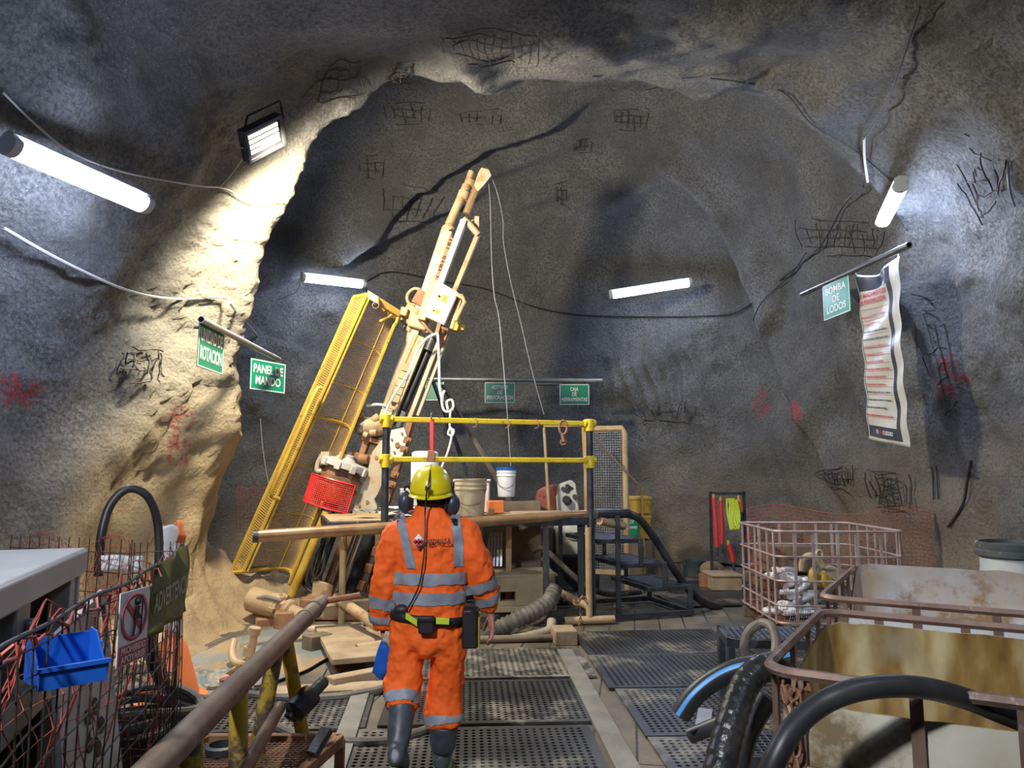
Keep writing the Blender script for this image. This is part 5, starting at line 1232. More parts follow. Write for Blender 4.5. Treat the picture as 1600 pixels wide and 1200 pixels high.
for i, ((x, y), rz, lab) in enumerate(mats):
    o = proto if i == 0 else proto.copy()
    if i: COL.objects.link(o)
    o.location = (x, y, .004 + .003 * (i % 3)); o.rotation_euler = (0, 0, rz); tag(o, lab, 'rubber mat', 'black rubber ring mats')
    if i == 2:
        o.data = o.data.copy(); o.data.materials[0] = M['rubberdusty']
def strip(p0, p1, w, m, lab, z=.035, name='timber_strip'):
    a, b = G(*p0), G(*p1); a.z = b.z = z / 2 + .002; o = MB().bar(a, b, w, z).build(name, M[m], bevel=.004); tag(o, lab, 'timber'); return o
M['grime'] = mat('grimy_board', (.23, .22, .19), (.16, .15, .13), 4, .6, bump=.006)
strip((882, 1020), (985, 1215), .14, 'grime', 'long grimy board between the two columns of rubber mats')
strip((565, 1085), (515, 1230), .13, 'grime', 'pale board left of the mats of the worker')
strip((420, 1085), (606, 1075), .22, 'wood', 'pale plank across the floor left of the worker', z=.03)
strip((330, 1085), (240, 1200), .34, 'grime', 'pale board in front of the wire fence', z=.03)

# ------------------------------------------------------------------ left foreground
# pipe rack
rk = thing('pipe_rack', 'rusty pipe rail on yellow legs with a mesh tray, front left', 'rack', (P(400, 1150, 3.0).x, 3.2, 0))
tp = MB(); a, b = P(498, 945, 4.35), P(150, 1290, 1.75); tp.cyl(a, b, .044, n=22); tp.build('top_rail', M['railpipe'], rk)
jn = MB(); d = (b - a).normalized(); jn.cyl(a - d * .12, a + d * .10, .036); jn.cyl(a + d * .10, a + d * .16, .050); MB().cyl(a + d * .38, a + d * .40, .048).build('pipe_collar', M['steel'], rk); jn.build('pipe_joint', M['steel'], rk)
jn = MB(); jn.cyl(a - d * .10, a - d * .10 + V((.2, .1, .02)), .018); jn.build('pipe_pin', M['rust'], rk)
def rackleg(p0, p1, r, lab=None):
    MB().cyl(p0, p1, r, n=14).build('leg', M['scuffed'], rk, label='scratched yellow leg')
def onrail(px): 
    best = min((abs((lambda q: 800 + FPX * ((q - CAM).x / ((q - CAM).y * math.cos(PITCH) + (q - CAM).z * math.sin(PITCH))))(a.lerp(b, t / 200)) - px), t) for t in range(201)); return a.lerp(b, best[1] / 200)
l1 = onrail(446); g1 = G(492, 1260, 0)
rackleg(l1, V((g1.x, g1.y, 0.0)), .032)
l2 = onrail(432); q = G(408, 1155, .3); rackleg(l2, V((P(400, 1180, 3.5).x, 3.45, .3)), .036)
l3 = onrail(374); rackleg(l3, V((l3.x + .0, l3.y + .05, .38)), .034); rackleg(onrail(300), V((onrail(300).x + .05, onrail(300).y, .0)), .034)
lt = MB(); a1, b1 = P(437, 1105, 3.45), P(350, 1260, 2.5); lt.cyl(a1, b1, .027); lt.build('lower_rail', M['railpipe'], rk)
tz = .42
tr = MB().grid(lambda u, v: V((-1.62 + .62 * u + .20 * v, 2.45 + 1.15 * v, tz)), 26, 44); tr.build('tray_mesh', M['rust'], rk, wire=.008)
tf = MB(); c4 = [V((-1.62 + .62 * u + .20 * v, 2.45 + 1.15 * v, tz)) for u, v in ((0, 0), (1, 0), (1, 1), (0, 1))]
for i in range(4): tf.bar(c4[i], c4[(i + 1) % 4], .04, .05)
tf.build('tray_frame', M['rust'], rk, bevel=.004)
for i in (1, 2, 3): MB().bar(c4[i], V((c4[i].x, c4[i].y, 0)), .04).build('tray_leg', M['rust'], rk)
rg = MB(); rg.lathe([(.07, 0), (.075, .03), (.055, .035), (.05, 0)], V((-1.28, 3.42, tz + .01)), (0, 0, 1), 20, cap=False); o = rg.build('pipe_ring', M['blacksteel']); tag(o, 'black steel ring lying on the mesh tray', 'ring')
mc = thing('black_tool', 'stubby black grease gun shaped tool lying on the rack beside its yellow leg', 'tool', P(478, 1100, 3.5))
k = MB(); a1, b1 = P(460, 1112, 3.5), P(497, 1074, 3.62); k.lathe([(.03, -.02), (.052, 0), (.055, .10), (.05, .115), (.03, .12), (.028, .2), (.02, .21)], a1, b1 - a1, 20); k.build('barrel', M['black'], mc)
k = MB(); k.cyl(b1, P(511, 1045, 3.7), .004); k.build('needle', M['steel'], mc); k = MB(); k.bar(a1 - V((.0, 0, 0)), P(452, 1125, 3.48), .05, .05); k.build('grip', M['black'], mc, bevel=.01)
k = MB(); k.bar(P(511, 1140, 3.4), P(487, 1180, 3.3), .05, .035); o = k.build('rubber_strip', M['black'], bevel=.004); tag(o, 'black rubber offcut leaning on the yellow rack leg', 'rubber strip')
cable([G(215, 1060, .03), G(300, 1095, .03), G(370, 1085, .03), (G(450, 1092, .03)), G(540, 1088, .03), G(605, 1075, .03)], 'grey dusty hose lying across the floor to the left boot', .032, 'dustyhose', name='hose', n=10)
cable([G(430, 1135, .03), G(480, 1155, .03), G(540, 1160, .03), G(610, 1158, .03), G(680, 1136, .03)], 'nearer grey hose lying across the floor between the boots', .030, 'dustyhose', name='hose', n=10)
cable([P(232, 985, 3.9), P(240, 1030, 4.2), P(262, 1075, 4.6), P(300, 1094, 4.8), P(345, 1096, 4.9)], 'thick black hose coming from behind the fence onto the floor', .040, 'hose', name='hose', n=12)
cable([P(154, 900, 4.2), P(158, 840, 4.2), P(172, 790, 4.25), P(200, 764, 4.3), P(230, 775, 4.35), P(246, 815, 4.4), P(249, 880, 4.4), P(249, 960, 4.4)], 'black hose standing up in a high arch against the left wall', .024, 'hose', name='hose', n=12)
# traffic post
dl = thing('delineator_post', 'orange traffic post with a white band at the foot of the left column', 'traffic post', (P(262, 1000, 5.6).x, 5.6, 0))
dx = P(270, 1000, 5.6).x
MB().lathe([(.052, .42), (.050, 1.16), (.054, 1.18), (.054, 1.2), (.035, 1.24), (.035, 1.27), (.02, 1.3)], (dx, 5.6, 0), (0, 0, 1), 20).build('post', M['orangeplastic'], dl)
MB().lathe([(.26, 0), (.26, .04), (.20, .06), (.10, .40), (.055, .46)], (dx, 5.6, 0), (0, 0, 1), 24).build('base', M['orangeplastic'], dl)
for z in (1.06, .50): MB().lathe([(.055, 0), (.055, .08)], (dx, 5.6, z), (0, 0, 1), 20, cap=False).build('reflective_band', M['signwhite'], dl)
pb = MB(); rn = random.Random(9)
pb.grid(lambda u, v: P(258, 870, 5.3) + V((math.cos(u * 6.28) * (.07 + .03 * noise.noise(V((u * 5, v * 4, 1)))), math.sin(u * 6.28) * .07, (v - .5) * .42 + .03 * noise.noise(V((u * 6, v * 6, 7))))), 16, 14); o = pb.build('plastic_bag', M['bucketwhite']); tag(o, 'crumpled clear plastic bag tied to the top of the fence beside the orange post', 'plastic bag')
# power unit
o_ = V((.0, 0, 0)); ua = V((-.32, .95, 0)).normalized(); ub = V((-ua.y, ua.x, 0)); 
p0 = V((-1.83, 3.18, 0)) - ua * 2.0
def uq(s, t, z): return p0 + ua * s + ub * t + V((0, 0, z))
LU = 2.02; ZT = 1.34
pu = thing('power_unit', 'white topped hydraulic power unit cabinet with open side, far left', 'machine', uq(1, .6, 0))
r = MB(); r.box(uq(LU / 2, .65, ZT - .03), (LU + .04, 1.34, .05), x=ua, y=ub); r.box(uq(LU / 2, .0, ZT - .06), (LU + .04, .05, .10), x=ua, y=ub); r.build('roof', M['white'], pu, bevel=.012)
r = MB()
for s_ in (.03, LU - .05): r.box(uq(s_, .05, ZT / 2 - .05), (.08, .08, ZT - .1), x=ua, y=ub)
r.box(uq(LU / 2, .03, .86), (LU, .05, .12), x=ua, y=ub); r.box(uq(LU / 2, .03, .08), (LU, .05, .14), x=ua, y=ub); r.build('frame', M['white'], pu, bevel=.006)
r = MB(); r.box(uq(LU / 2, .75, .66), (LU - .1, 1.1, 1.2), x=ua, y=ub); r.build('inner_wall', M['blackpaint'], pu)
r = MB(); r.box(uq(LU + .01, .65, .62), (.03, 1.3, 1.22), x=ua, y=ub); r.build('end_panel', M['white'], pu, bevel=.004)
for s_, w, h, zz, m in ((1.05, .22, .24, 1.04, 'white'), (1.42, .16, .34, 1.06, 'galv'), (.75, .2, .30, 1.02, 'galv')):
    r = MB(); r.box(uq(s_, .12, zz), (w, .16, h), x=ua, y=ub); r.cyl(uq(s_, .04, zz - .02), uq(s_, -.0, zz - .02), .045); r.cyl(uq(s_ - .05, .1, zz + h / 2), uq(s_ - .05, .1, zz + h / 2 + .05), .02); r.box(uq(s_ + .04, .03, zz + .06), (.06, .03, .05), x=ua, y=ub)
    r.build('valve_block', M[m], pu, bevel=.012)
r = MB(); r.lathe([(.05, 0), (.05, .01), (.03, .012)], uq(1.42, .03, 1.0), -ub, 20); r.build('gauge', M['blackpaint'], pu)
r = MB()
for i in range(5): r.tube([uq(.5 + i * .22, .1, .95), uq(.52 + i * .22, .02, .7), uq(.6 + i * .2, .05, .4), uq(.65 + i * .2, .08, .2)], .018, 7, smooth=4)
r.build('hydraulic_hose', M['hose'], pu)
# leaning door panel
dp = thing('door_panel', 'white sheet metal door leaning on the power unit, with a black fan emblem', 'panel', P(145, 1200, 2.6))
dv = V((-.02, .012, 0)) * 1.6
TLp, TRp, BRp, BLp = P(84, 1000, 2.42), P(164, 922, 2.98), P(196, 1240, 2.78), P(104, 1290, 2.26)
def dq(u, v): return (TLp.lerp(TRp, u)).lerp(BLp.lerp(BRp, u), v)
def cellp(u0, u1, v0, v1, mb): mb.prism([dq(u0, v0), dq(u1, v0), dq(u1, v1), dq(u0, v1)], dv)
k = MB(); cellp(0, .80, 0, 1, k); cellp(.97, 1, 0, 1, k); cellp(.80, .97, 0, .06, k); cellp(.80, .97, .30, 1, k); k.build('sheet', M['white'], dp, bevel=.002)
k = MB(); dn_ = (dq(1, .5) - dq(0, .5)).cross(dq(.5, 1) - dq(.5, 0)).normalized(); dn_ = dn_ if dn_.dot(CAM - dq(.5, .5)) > 0 else -dn_
cc_ = dq(.52, .62) + dn_ * .004; eu = (dq(1, .6) - dq(0, .6)).normalized(); ev = (dq(.5, .5) - dq(.5, .6)).normalized()
for i in range(5):
    a = i * 2 * PI / 5 + .5; pts = []
    for t in range(9): tt = t / 8; rr = .03 + .07 * math.sin(tt * PI * .8); pts.append(cc_ + (eu * math.cos(a + tt * 1.1) + ev * math.sin(a + tt * 1.1)) * rr)
    for t in range(9): tt = 1 - t / 8; rr = .02 + .03 * math.sin(tt * PI * .8); pts.append(cc_ + (eu * math.cos(a + tt * 1.1 - .25) + ev * math.sin(a + tt * 1.1 - .25)) * rr)
    k.prism(pts, dn_ * .002)
k.build('emblem', M['blackpaint'], dp, label='black swirling fan emblem')
# wire fence with wires, net, signs, cloth, bin
FA, FB = V((-.80, .80, 0)), V((-1.66, 3.77, 0)); fd_ = (FB - FA).normalized(); FL_ = (FB - FA).length; fn_ = V((fd_.y, -fd_.x, 0)); 
fe = thing('wire_fence', 'dark welded wire fence panel standing in front of the power unit', 'fence', (FA + FB) / 2)
def fq(s, z, o=0): return FA + fd_ * s + V((0, 0, z)) + fn_ * (o + .03 * math.sin(s * 2.2 + z * 2))
k = MB(); n = int(FL_ / .10)
for i in range(n + 1): s_ = i * FL_ / n; k.tube([fq(s_ + .02 * math.sin(z * 3), z) for z in (0, .25, .5, .75, 1.0, 1.30)], .0028, 5)
for j in range(13): k.tube([fq(FL_ * t / 24, .05 + j * .1 + .008 * math.sin(t * 1.3 + j)) for t in range(25)], .0028, 5)
for i in range(12):      # curled return of the roll at the far end
    a = i / 11 * PI; k.tube([FB + V((-.13 + .13 * math.cos(a) , .12 * math.sin(a) + .0, z)) for z in (0, .4, .8, 1.3)], .0026, 5)
for j in range(13): k.tube([FB + V((-.13 + .13 * math.cos(a), .12 * math.sin(a), .05 + .1 * j)) for a in [q * PI / 10 for q in range(11)]], .0026, 5)
k.build('wire_panel', M['wirem'], fe)
k = MB(); k.tube([fq(FL_ * t / 30, 1.29 + .006 * math.sin(t)) for t in range(31)], .006, 7); k.build('top_wire', M['blackpaint'], fe)
fr2 = MB()
e0 = FB + V((-.26, 0, 0)); e1_ = V((-2.75, 4.1, 0))
for i in range(13): p = e0.lerp(e1_, i / 12); fr2.tube([p, p + V((0, 0, .65)), p + V((.01, 0, 1.32))], .0028, 5)
for j in range(13): fr2.tube([e0 + V((0, 0, .05 + j * .1)), e1_ + V((0, 0, .05 + j * .1))], .0028, 5)
o = fr2.build('wire_fence', M['wirem']); tag(o, 'back run of wire fence turning towards the left wall behind the power unit', 'fence')
def net(fn, nu, nv, lab, th=.004, seed=1, m='rednet'):
    q = MB(); q.grid(lambda u, v: fn(u, v), nu, nv); o = q.build('safety_net', M[m], wire=th); tag(o, lab, 'safety net'); return o
net(lambda u, v: fq(.5 + u * (FL_ - .5), 1.26 - .06 * math.sin(u * 17) * (1 - v) - v * (.95 - .25 * math.sin(u * 5)), -.05 - .03 * math.sin(u * 23 + v * 9)) + fd_ * .03 * math.sin(v * 14 + u * 6), 30, 9, 'torn orange safety net hanging on the wire fence front left', .0042)
k = MB(); rn = random.Random(4); pts = [fq(.5 + (FL_ - .9) * t / 40, 1.27 + .02 * math.sin(t * 1.7), .012 * math.sin(t * 2.9)) for t in range(41)]; k.tube(pts, .0045, 6)
for i in range(0, 40): k.tube([pts[i], pts[i] + V((rn.uniform(-.02, .02), rn.uniform(-.02, .02), rn.uniform(-.03, .03)))], .004, 4)
o = k.build('twisted_netting', M['rednet']); tag(o, 'twisted bundle of orange netting along the top of the wire fence', 'netting')
net(lambda u, v: e0.lerp(e1_, u) + V((.02 * math.sin(v * 12), .03, 1.30 - v * .5 + .04 * math.sin(u * 11))), 26, 8, 'orange netting on the back run of wire fence', .004)
# prohibition sign
s0 = 1.72; 
def locs(px):
    best = min(((800 + FPX * (fq(t * .01, 1).x / (fq(t * .01, 1).y * math.cos(PITCH) - .65 * math.sin(PITCH))) - px) ** 2, t) for t in range(1, int(FL_ * 100) + 20)); return best[1] * .01
sa, sb_ = locs(188), locs(229); sm = (sa + sb_) / 2; c = P(208, 978, 2.42); sw = .165; shh = .225
ps = thing('prohibition_sign', 'white and red sign PROHIBIDO APOYARSE on the wire fence', 'sign', c - V((0, 0, shh / 2)))
sU = V((0, 0, 1)); sR = V((.06, 1, 0)).normalized(); fn_s = fn_; fn_ = V((sR.y, -sR.x, 0)); 
M['signpink'] = mat('faded_red_print', (.52, .10, .13), rough=.4)
k = MB(); k.box(c, (sw, .004, shh), x=sR, y=fn_, z=sU); k.build('panel', M['signwhite'], ps, bevel=.001)
def ann(c, r0, r1, mb, ax=1.0, n=36):
    vs = []
    for i in range(n): a = 2 * PI * i / n; vs += [c + sR * math.cos(a) * r0 * ax + sU * math.sin(a) * r0, c + sR * math.cos(a) * r1 * ax + sU * math.sin(a) * r1]
    mb.add(vs, [(2 * i, 2 * i + 1, (2 * i + 3) % (2 * n), (2 * i + 2) % (2 * n)) for i in range(n)])
fo = fn_ * .004
cc2 = c + sU * .030 + fo; R0 = .074
k = MB(); ann(cc2, R0, R0 * .82, k); k.bar(cc2 - sR * R0 * .62 + sU * R0 * .62 + fo * .2, cc2 + sR * R0 * .62 - sU * R0 * .62 + fo * .2, .016, .001, up=fn_); k.build('prohibition_ring', M['signpink'], ps, solid=.001)
k = MB(); k.box(c - sU * .080 + fo * .6, (sw * .94, .002, .058), x=sR, y=fn_, z=sU); k.build('red_field', M['signpink'], ps)
text('lettering', 'PROHIBIDO', M['signwhite'], c - sU * .075 + fo, sR, sU, width=sw * .82, height=.020, parent=ps); text('lettering', 'APOYARSE', M['signwhite'], c - sU * .102 + fo, sR, sU, width=sw * .82, height=.020, parent=ps)
k = MB(); k.ball(cc2 + sU * .045 + sR * .01, .012, 10, 8, (1, 1, 1)); k.bar(cc2 + sU * .032 + sR * .008 + fo, cc2 - sU * .005 + fo, .022, .002, up=fn_); k.bar(cc2 - sU * .005 + fo, cc2 - sU * .06 - sR * .012 + fo, .010, .002, up=fn_); k.bar(cc2 + sU * .02 + fo, cc2 - sU * .01 + sR * .03 + fo, .008, .002, up=fn_); k.bar(cc2 + sU * .06 + sR * .034 + fo, cc2 - sU * .06 + sR * .034 + fo, .005, .002, up=fn_); k.build('pictogram', M['blackpaint'], ps)
# olive cloth
fn_ = fn_s
c0, c1 = locs(224), locs(288) 
M['olive'] = mat('olive_cloth', (.16, .14, .015), (.12, .10, .012), 5, .6, c3=(.22, .19, .05), t3=.62)
ct = thing('olive_cloth', 'olive yellow plastic flag lettered ADVERTENCIA draped over the fence corner', 'cloth', fq((c0 + c1) / 2, 1.0, .05))
CA, CB, CC, CD = P(226, 890, 2.84), P(290, 852, 3.28), P(294, 955, 3.24), P(232, 998, 2.82)
def cl(u, v): return CA.lerp(CB, u).lerp(CD.lerp(CC, u), v) + V((.014 * math.sin(u * 13 + v * 5), 0, -.012 * math.sin(u * PI) * (1 - v)))
MB().grid(cl, 30, 16).build('cloth', M['olive'], ct, solid=.004)
text('lettering', 'ADVERTENCIA', mat('pale_olive_print', (.42, .42, .30), rough=.6), cl(.5, .62) + V((.03, -.03, 0)), (cl(1, .5) - cl(0, .5)), V((0, 0, 1)), width=(CB - CA).length * .86, height=.07, parent=ct)
# blue bin
sB = (locs(58) + locs(150)) / 2; bc = fq(sB, 1.13, .10); LBn = (locs(150) - locs(58)) * .92
bn = thing('parts_bin', 'blue plastic parts bin hooked on the wire fence', 'bin', bc - V((0, 0, .06)))
k = MB()
bw = LBn / 2; X = V((1, .15, 0)).normalized(); X = fd_ * .45 + V((1, 0, 0)) * .55; X.normalize(); Yb = V((0, 0, 1)).cross(X); bc = P(104, 1030, 1.90)
hw = .074; dpth = .07
def bp(x, y, z): return bc + X * x + Yb * y + V((0, 0, z))
for poly, dvv in (([bp(-hw, -dpth, -.05), bp(hw, -dpth, -.05), bp(hw, dpth, -.05), bp(-hw, dpth, -.05)], V((0, 0, .005))),
                  ([bp(-hw, -dpth, -.05), bp(hw, -dpth, -.05), bp(hw, -dpth, -.005), bp(-hw, -dpth, -.005)], Yb * .005),
                  ([bp(-hw, dpth, -.05), bp(hw, dpth, -.05), bp(hw, dpth, .05), bp(-hw, dpth, .05)], Yb * -.005)):
    k.prism(poly, dvv)
for s_ in (-1, 1):
    k.prism([bp(s_ * hw, -dpth, -.05), bp(s_ * hw, dpth, -.05), bp(s_ * hw, dpth, .06), bp(s_ * hw, .02, .055), bp(s_ * hw, -dpth + .02, -.005), bp(s_ * hw, -dpth, -.005)], X * -s_ * .005)
k.build('tray', M['blueplastic'], bn, bevel=.002)
k = MB()
for i in range(3): k.box(bp(hw + .001, .02 + .0, -.02 + i * .025), (.004, .07, .008), x=X, y=Yb)
k.box(bp(0, -dpth, -.003), (hw * 2 + .01, .012, .01), x=X, y=Yb); k.build('rib', M['blueplastic'], bn)
# laminated notice behind the fence
o = MB().grid(lambda u, v: P(158 + 66 * u, 868 + 24 * v, 3.95) + V((0, .03 * math.sin(u * 6), 0)), 8, 4).build('laminated_notice', M['bucketwhite'], solid=.003); tag(o, 'crumpled laminated notice behind the fence above the prohibition sign', 'notice')
# dark hoses and tub behind the fence
tb = thing('rubber_tub', 'dark rubber tub full of hose behind the wire fence', 'tub', (P(225, 1130, 4.2).x, 4.2, 0))
tx = P(228, 1130, 4.25).x; MB().lathe([(.24, 0), (.30, .30), (.32, .30), (.29, .02)], (tx, 4.25, 0), (0, 0, 1), 28, cap=False).build('tub_wall', M['black'], tb)
k = MB()
for i in range(5): k.tube([V((tx + math.cos(a) * (.2 + .02 * i), 4.25 + math.sin(a) * (.2 + .02 * i), .18 + .05 * i + .03 * math.sin(a * 2 + i))) for a in [q * PI / 9 for q in range(18)]], .025, 8, closed=True)
k.build('hose_coil', M['dustyhose'], tb)
# sand heap, puddle, debris
M['sand'] = mat('sand', (.40, .29, .16), (.31, .22, .12), 3, .85, bump=.02, bscale=22, c3=(.36, .27, .17), t3=.6)
def hz_(x, y):
    d = ((x + 3.75) / .95) ** 2 + ((y - 8.5) / 2.2) ** 2
    e = .85 * math.exp(-d * 1.9) + .32 * math.exp(-(((x + 2.7) / .9) ** 2 + ((y - 9.9) / .9) ** 2) * 1.6)
    nn = noise.fractal(V((x * 1.5, y * 1.5, 2)), .9, 2.1, 5)
    return max(-.02, e * (1 + .35 * nn) + .07 * nn - .10 + .03 * noise.fractal(V((x * 7, y * 7, 3)), .7, 2.2, 4))
sd = MB().grid(lambda u, v: V((-5.0 + u * 3.6, 6.0 + v * 5.2, hz_(-5.0 + u * 3.6, 6.0 + v * 5.2))), 90, 120).build('sand_heap', M['sand'], at=(-3.2, 8.5, 0), sharp=180); tag(sd, 'sandy muck heap banked against the foot of the left column', 'sand heap', kind='stuff')
M['water'] = mat('puddle_water', (.20, .25, .28), (.30, .30, .26), 2, .08, c3=(.42, .30, .16), t3=.52, s3=1.2)
pd = MB(); c = G(395, 1040, .012); pts = []
for i in range(40):
    a = 2 * PI * i / 40; pts.append(V((c.x + math.cos(a) * .62 * (1 + .2 * noise.noise(V((math.cos(a) * 2, math.sin(a) * 2, 5)))), c.y + .35 + math.sin(a) * 1.05 * (1 + .25 * noise.noise(V((math.cos(a) * 3, math.sin(a) * 3, 1)))), .026)))
pd.prism(pts, V((0, 0, .008))); o = pd.build('puddle', M['water']); tag(o, 'grey puddle of drilling water left of the rig foot', 'puddle', kind='stuff')
k = MB(); k.tube([P(386, 1045, 6.6), P(392, 1020, 6.6), P(398, 990, 6.6)], .032, 10); 
vl = thing('pipe_valve', 'dusty pipe elbow with a brass valve standing in the puddle', 'valve', P(388, 1048, 6.6)); k.build('pipe', M['tan'], vl)
k = MB(); k.cyl(P(388, 1025, 6.6), P(391, 1010, 6.6), .05); k.build('pipe_nut', M['tan'], vl, bevel=.005); k = MB(); k.cyl(P(396, 992, 6.6), P(399, 980, 6.6), .052); k.cyl(P(388, 984, 6.6), P(405, 988, 6.6), .03); k.build('valve_body', M['tan'], vl, bevel=.005)
cable([P(366, 1000, 6.6), P(362, 1020, 6.5), P(368, 1035, 6.4), P(390, 1040, 6.3), P(400, 1045, 6.2)], 'brown bent hose end lying in the puddle', .03, 'tan', name='hose', n=10)
rk_ = random.Random(11)
M['debris'] = mat('muddy_debris', (.16, .15, .13), (.30, .27, .21), 9, .6)
db = MB()
for i in range(90):
    c = G(rk_.uniform(275, 395), rk_.uniform(1035, 1085), 0); r = rk_.uniform(.015, .06)
    db.ball(c + V((0, 0, r * .4)), r, 7, 5, (1, rk_.uniform(.6, 1.3), .6), R=Matrix.Rotation(rk_.random() * 3, 3, 'Z'))
o = db.build('debris', M['debris']); tag(o, 'muddy debris and stones beside the orange traffic post', 'debris', kind='stuff')
st = MB(); _a, _b, _c = G(353, 1064, .06), G(370, 1050, .06), G(376, 1045, .06); st.cyl(_a, _b, .05); st.cyl(_b, _c, .035); o = st.build('chrome_coupling', M['chrome']); tag(o, 'shiny chrome coupling lying behind the long pipe rail', 'coupling')
net(lambda u, v: P(370 + 60 * u, 762 + 70 * v, 11.0) + V((0, .2 * u, .02 * math.sin(u * 20))), 12, 12, 'faded orange netting standing behind the yellow cage at the left', .007)

# ------------------------------------------------------------------ right side: caged tanks
M['rustcage'] = mat('rusty_cage', (.17, .10, .075), (.25, .16, .12), 6, .55, metal=.3, c3=(.38, .36, .34), t3=.62, s3=7)
M['tankout'] = mat('tank_plastic', (.68, .66, .57), (.55, .50, .38), 2.5, .35, c3=(.22, .17, .09), t3=.56, s3=1.6, coat=.3)
M['tankwhite'] = mat('tank_plastic_white', (.70, .71, .74), (.62, .61, .60), 2.5, .35, c3=(.30, .20, .11), t3=.60, s3=1.4, coat=.3)
def stained():
    m = bpy.data.materials.new('stained_plastic'); m.use_nodes = True; nt = m.node_tree; L = nt.links.new; N = nt.nodes.new; b = nt.nodes['Principled BSDF']
    tc = N('ShaderNodeTexCoord'); mp = N('ShaderNodeMapping'); mp.inputs['Scale'].default_value = (5, 5, 1.6); L(tc.outputs['Object'], mp.inputs[0])
    n1 = N('ShaderNodeTexNoise'); n1.inputs['Scale'].default_value = 1.6; n1.inputs['Detail'].default_value = 7; L(mp.outputs[0], n1.inputs[0])
    n2 = N('ShaderNodeTexNoise'); n2.inputs['Scale'].default_value = 3; n2.inputs['Detail'].default_value = 8; L(tc.outputs['Object'], n2.inputs[0])
    r = N('ShaderNodeValToRGB'); e = r.color_ramp.elements; e[0].position = .30; e[0].color = (.09, .045, .014, 1); e[1].position = .72; e[1].color = (.62, .52, .28, 1)
    x = r.color_ramp.elements.new(.5); x.color = (.32, .195, .055, 1); L(n1.outputs[0], r.inputs[0])
    r2 = N('ShaderNodeMapRange'); r2.inputs[1].default_value = .5; r2.inputs[2].default_value = .68; L(n2.outputs[0], r2.inputs[0])
    mx = N('ShaderNodeMix'); mx.data_type = 'RGBA'; L(r2.outputs[0], mx.inputs[0]); L(r.outputs[0], mx.inputs[6]); mx.inputs[7].default_value = (.36, .31, .20, 1); L(mx.outputs[2], b.inputs['Base Color']); b.inputs['Roughness'].default_value = .4; return m
M['stained'] = stained()
M['stainedwhite'] = mat('white_plastic_brown_scum', (.60, .60, .62), (.45, .34, .22), 1.6, .4, c3=(.30, .18, .09), t3=.55, s3=2.2)
def rrect(o, a, b, la, lb, r, z, n=7, ins=0.0):
    pts = []
    for (ca, cb, a0) in ((la - r, lb - r, 0), (r, lb - r, PI / 2), (r, r, PI), (la - r, r, 1.5 * PI)):
        for i in range(n + 1):
            t = a0 + PI / 2 * i / n; pts.append(o + a * (ca + math.cos(t) * (r - ins)) + b * (cb + math.sin(t) * (r - ins)) + V((0, 0, z)))
    out = []                                    # add points on the straight runs
    for i, p in enumerate(pts):
        q = pts[(i + 1) % len(pts)]; L = (q - p).length; k = max(1, int(L / .06)); out += [p.lerp(q, j / k) for j in range(k)]
    return out
def ibc(name, lab, O, a, b, la, lb, zt, cagem, tank, inner, rimf, rails, nbar, pallet=True, zb=.15, rad=.10, tubeR=.012, group='intermediate bulk tanks in cages'):
    O = V(O); a = V(a).normalized(); b = V(b).normalized()
    t = thing(name, lab, 'tank', O + a * la / 2 + b * lb / 2, group)
    k = MB()
    base = rrect(O, a, b, la, lb, rad, 0)
    def close(z): return [p + V((0, 0, z)) for p in base]
    k.tube(close(zt), tubeR * 1.35, 6, closed=True); k.build('top_rail', cagem, t)
    k = MB()
    for z in rails: k.tube(close(z), tubeR, 6, closed=True)
    k.build('cage_ring', cagem, t)
    k = MB(); per = base; acc = 0; tot = sum((per[i] - per[i - 1]).length for i in range(len(per))); step = tot / nbar; nx = 0
    for i in range(len(per)):
        acc += (per[i] - per[i - 1]).length
        if acc >= nx:
            nx += step; p = per[i]; tng = (per[(i + 1) % len(per)] - per[i - 1]).normalized()
            k.bar(V((p.x, p.y, zb - .02)), V((p.x, p.y, zt)), tubeR * 2.6, tubeR * 1.3, up=tng.cross(V((0, 0, 1))))
    k.build('cage_bar', cagem, t)
    if tank:
        ins = .03; n = None
        ow = rrect(O, a, b, la, lb, rad + .06, 0, ins=ins); iw = rrect(O, a, b, la, lb, rad + .06, 0, ins=ins + .008); n = len(ow); m = 10
        ca_ = O + a * la / 2 + b * lb / 2
        def wall(w, mm, nm, e):
            vs = []
            for j in range(m + 1):
                for i in range(n):
                    p = w[i]; rel = p - ca_; u = rel.dot(a) / la + .5; v = rel.dot(b) / lb + .5
                    top = rimf(u, v) + .012 * noise.noise(V((i * .5, 1, 2))); z = zb + (top - zb) * j / m
                    bulge_ = 1 + .02 * math.sin(j / m * PI * 3)
                    q = ca_ + rel * bulge_; vs.append(V((q.x, q.y, z)))
            return MB().add(vs, [(j * n + i, j * n + (i + 1) % n, (j + 1) * n + (i + 1) % n, (j + 1) * n + i) for j in range(m) for i in range(n)]).build(nm, mm, t)
        wall(ow, tank, 'tank_wall', 0); wall(iw, inner, 'stained_inner_wall', 1)
        k = MB(); k.add([V((p.x, p.y, zb + .02)) for p in iw], [tuple(range(n))]); k.build('tank_bottom', inner, t)
    if pallet:
        k = MB()
        for i in range(3): k.box(O + a * la / 2 + b * (lb * (i + .5) / 3) + V((0, 0, .13)), (la, lb / 4, .03), x=a, y=b)
        for i in (.08, .5, .92): k.box(O + a * la * i + b * lb / 2 + V((0, 0, .06)), (.09, lb, .115), x=a, y=b)
        k.build('pallet', M['wooddark'], t, bevel=.005)
    return t
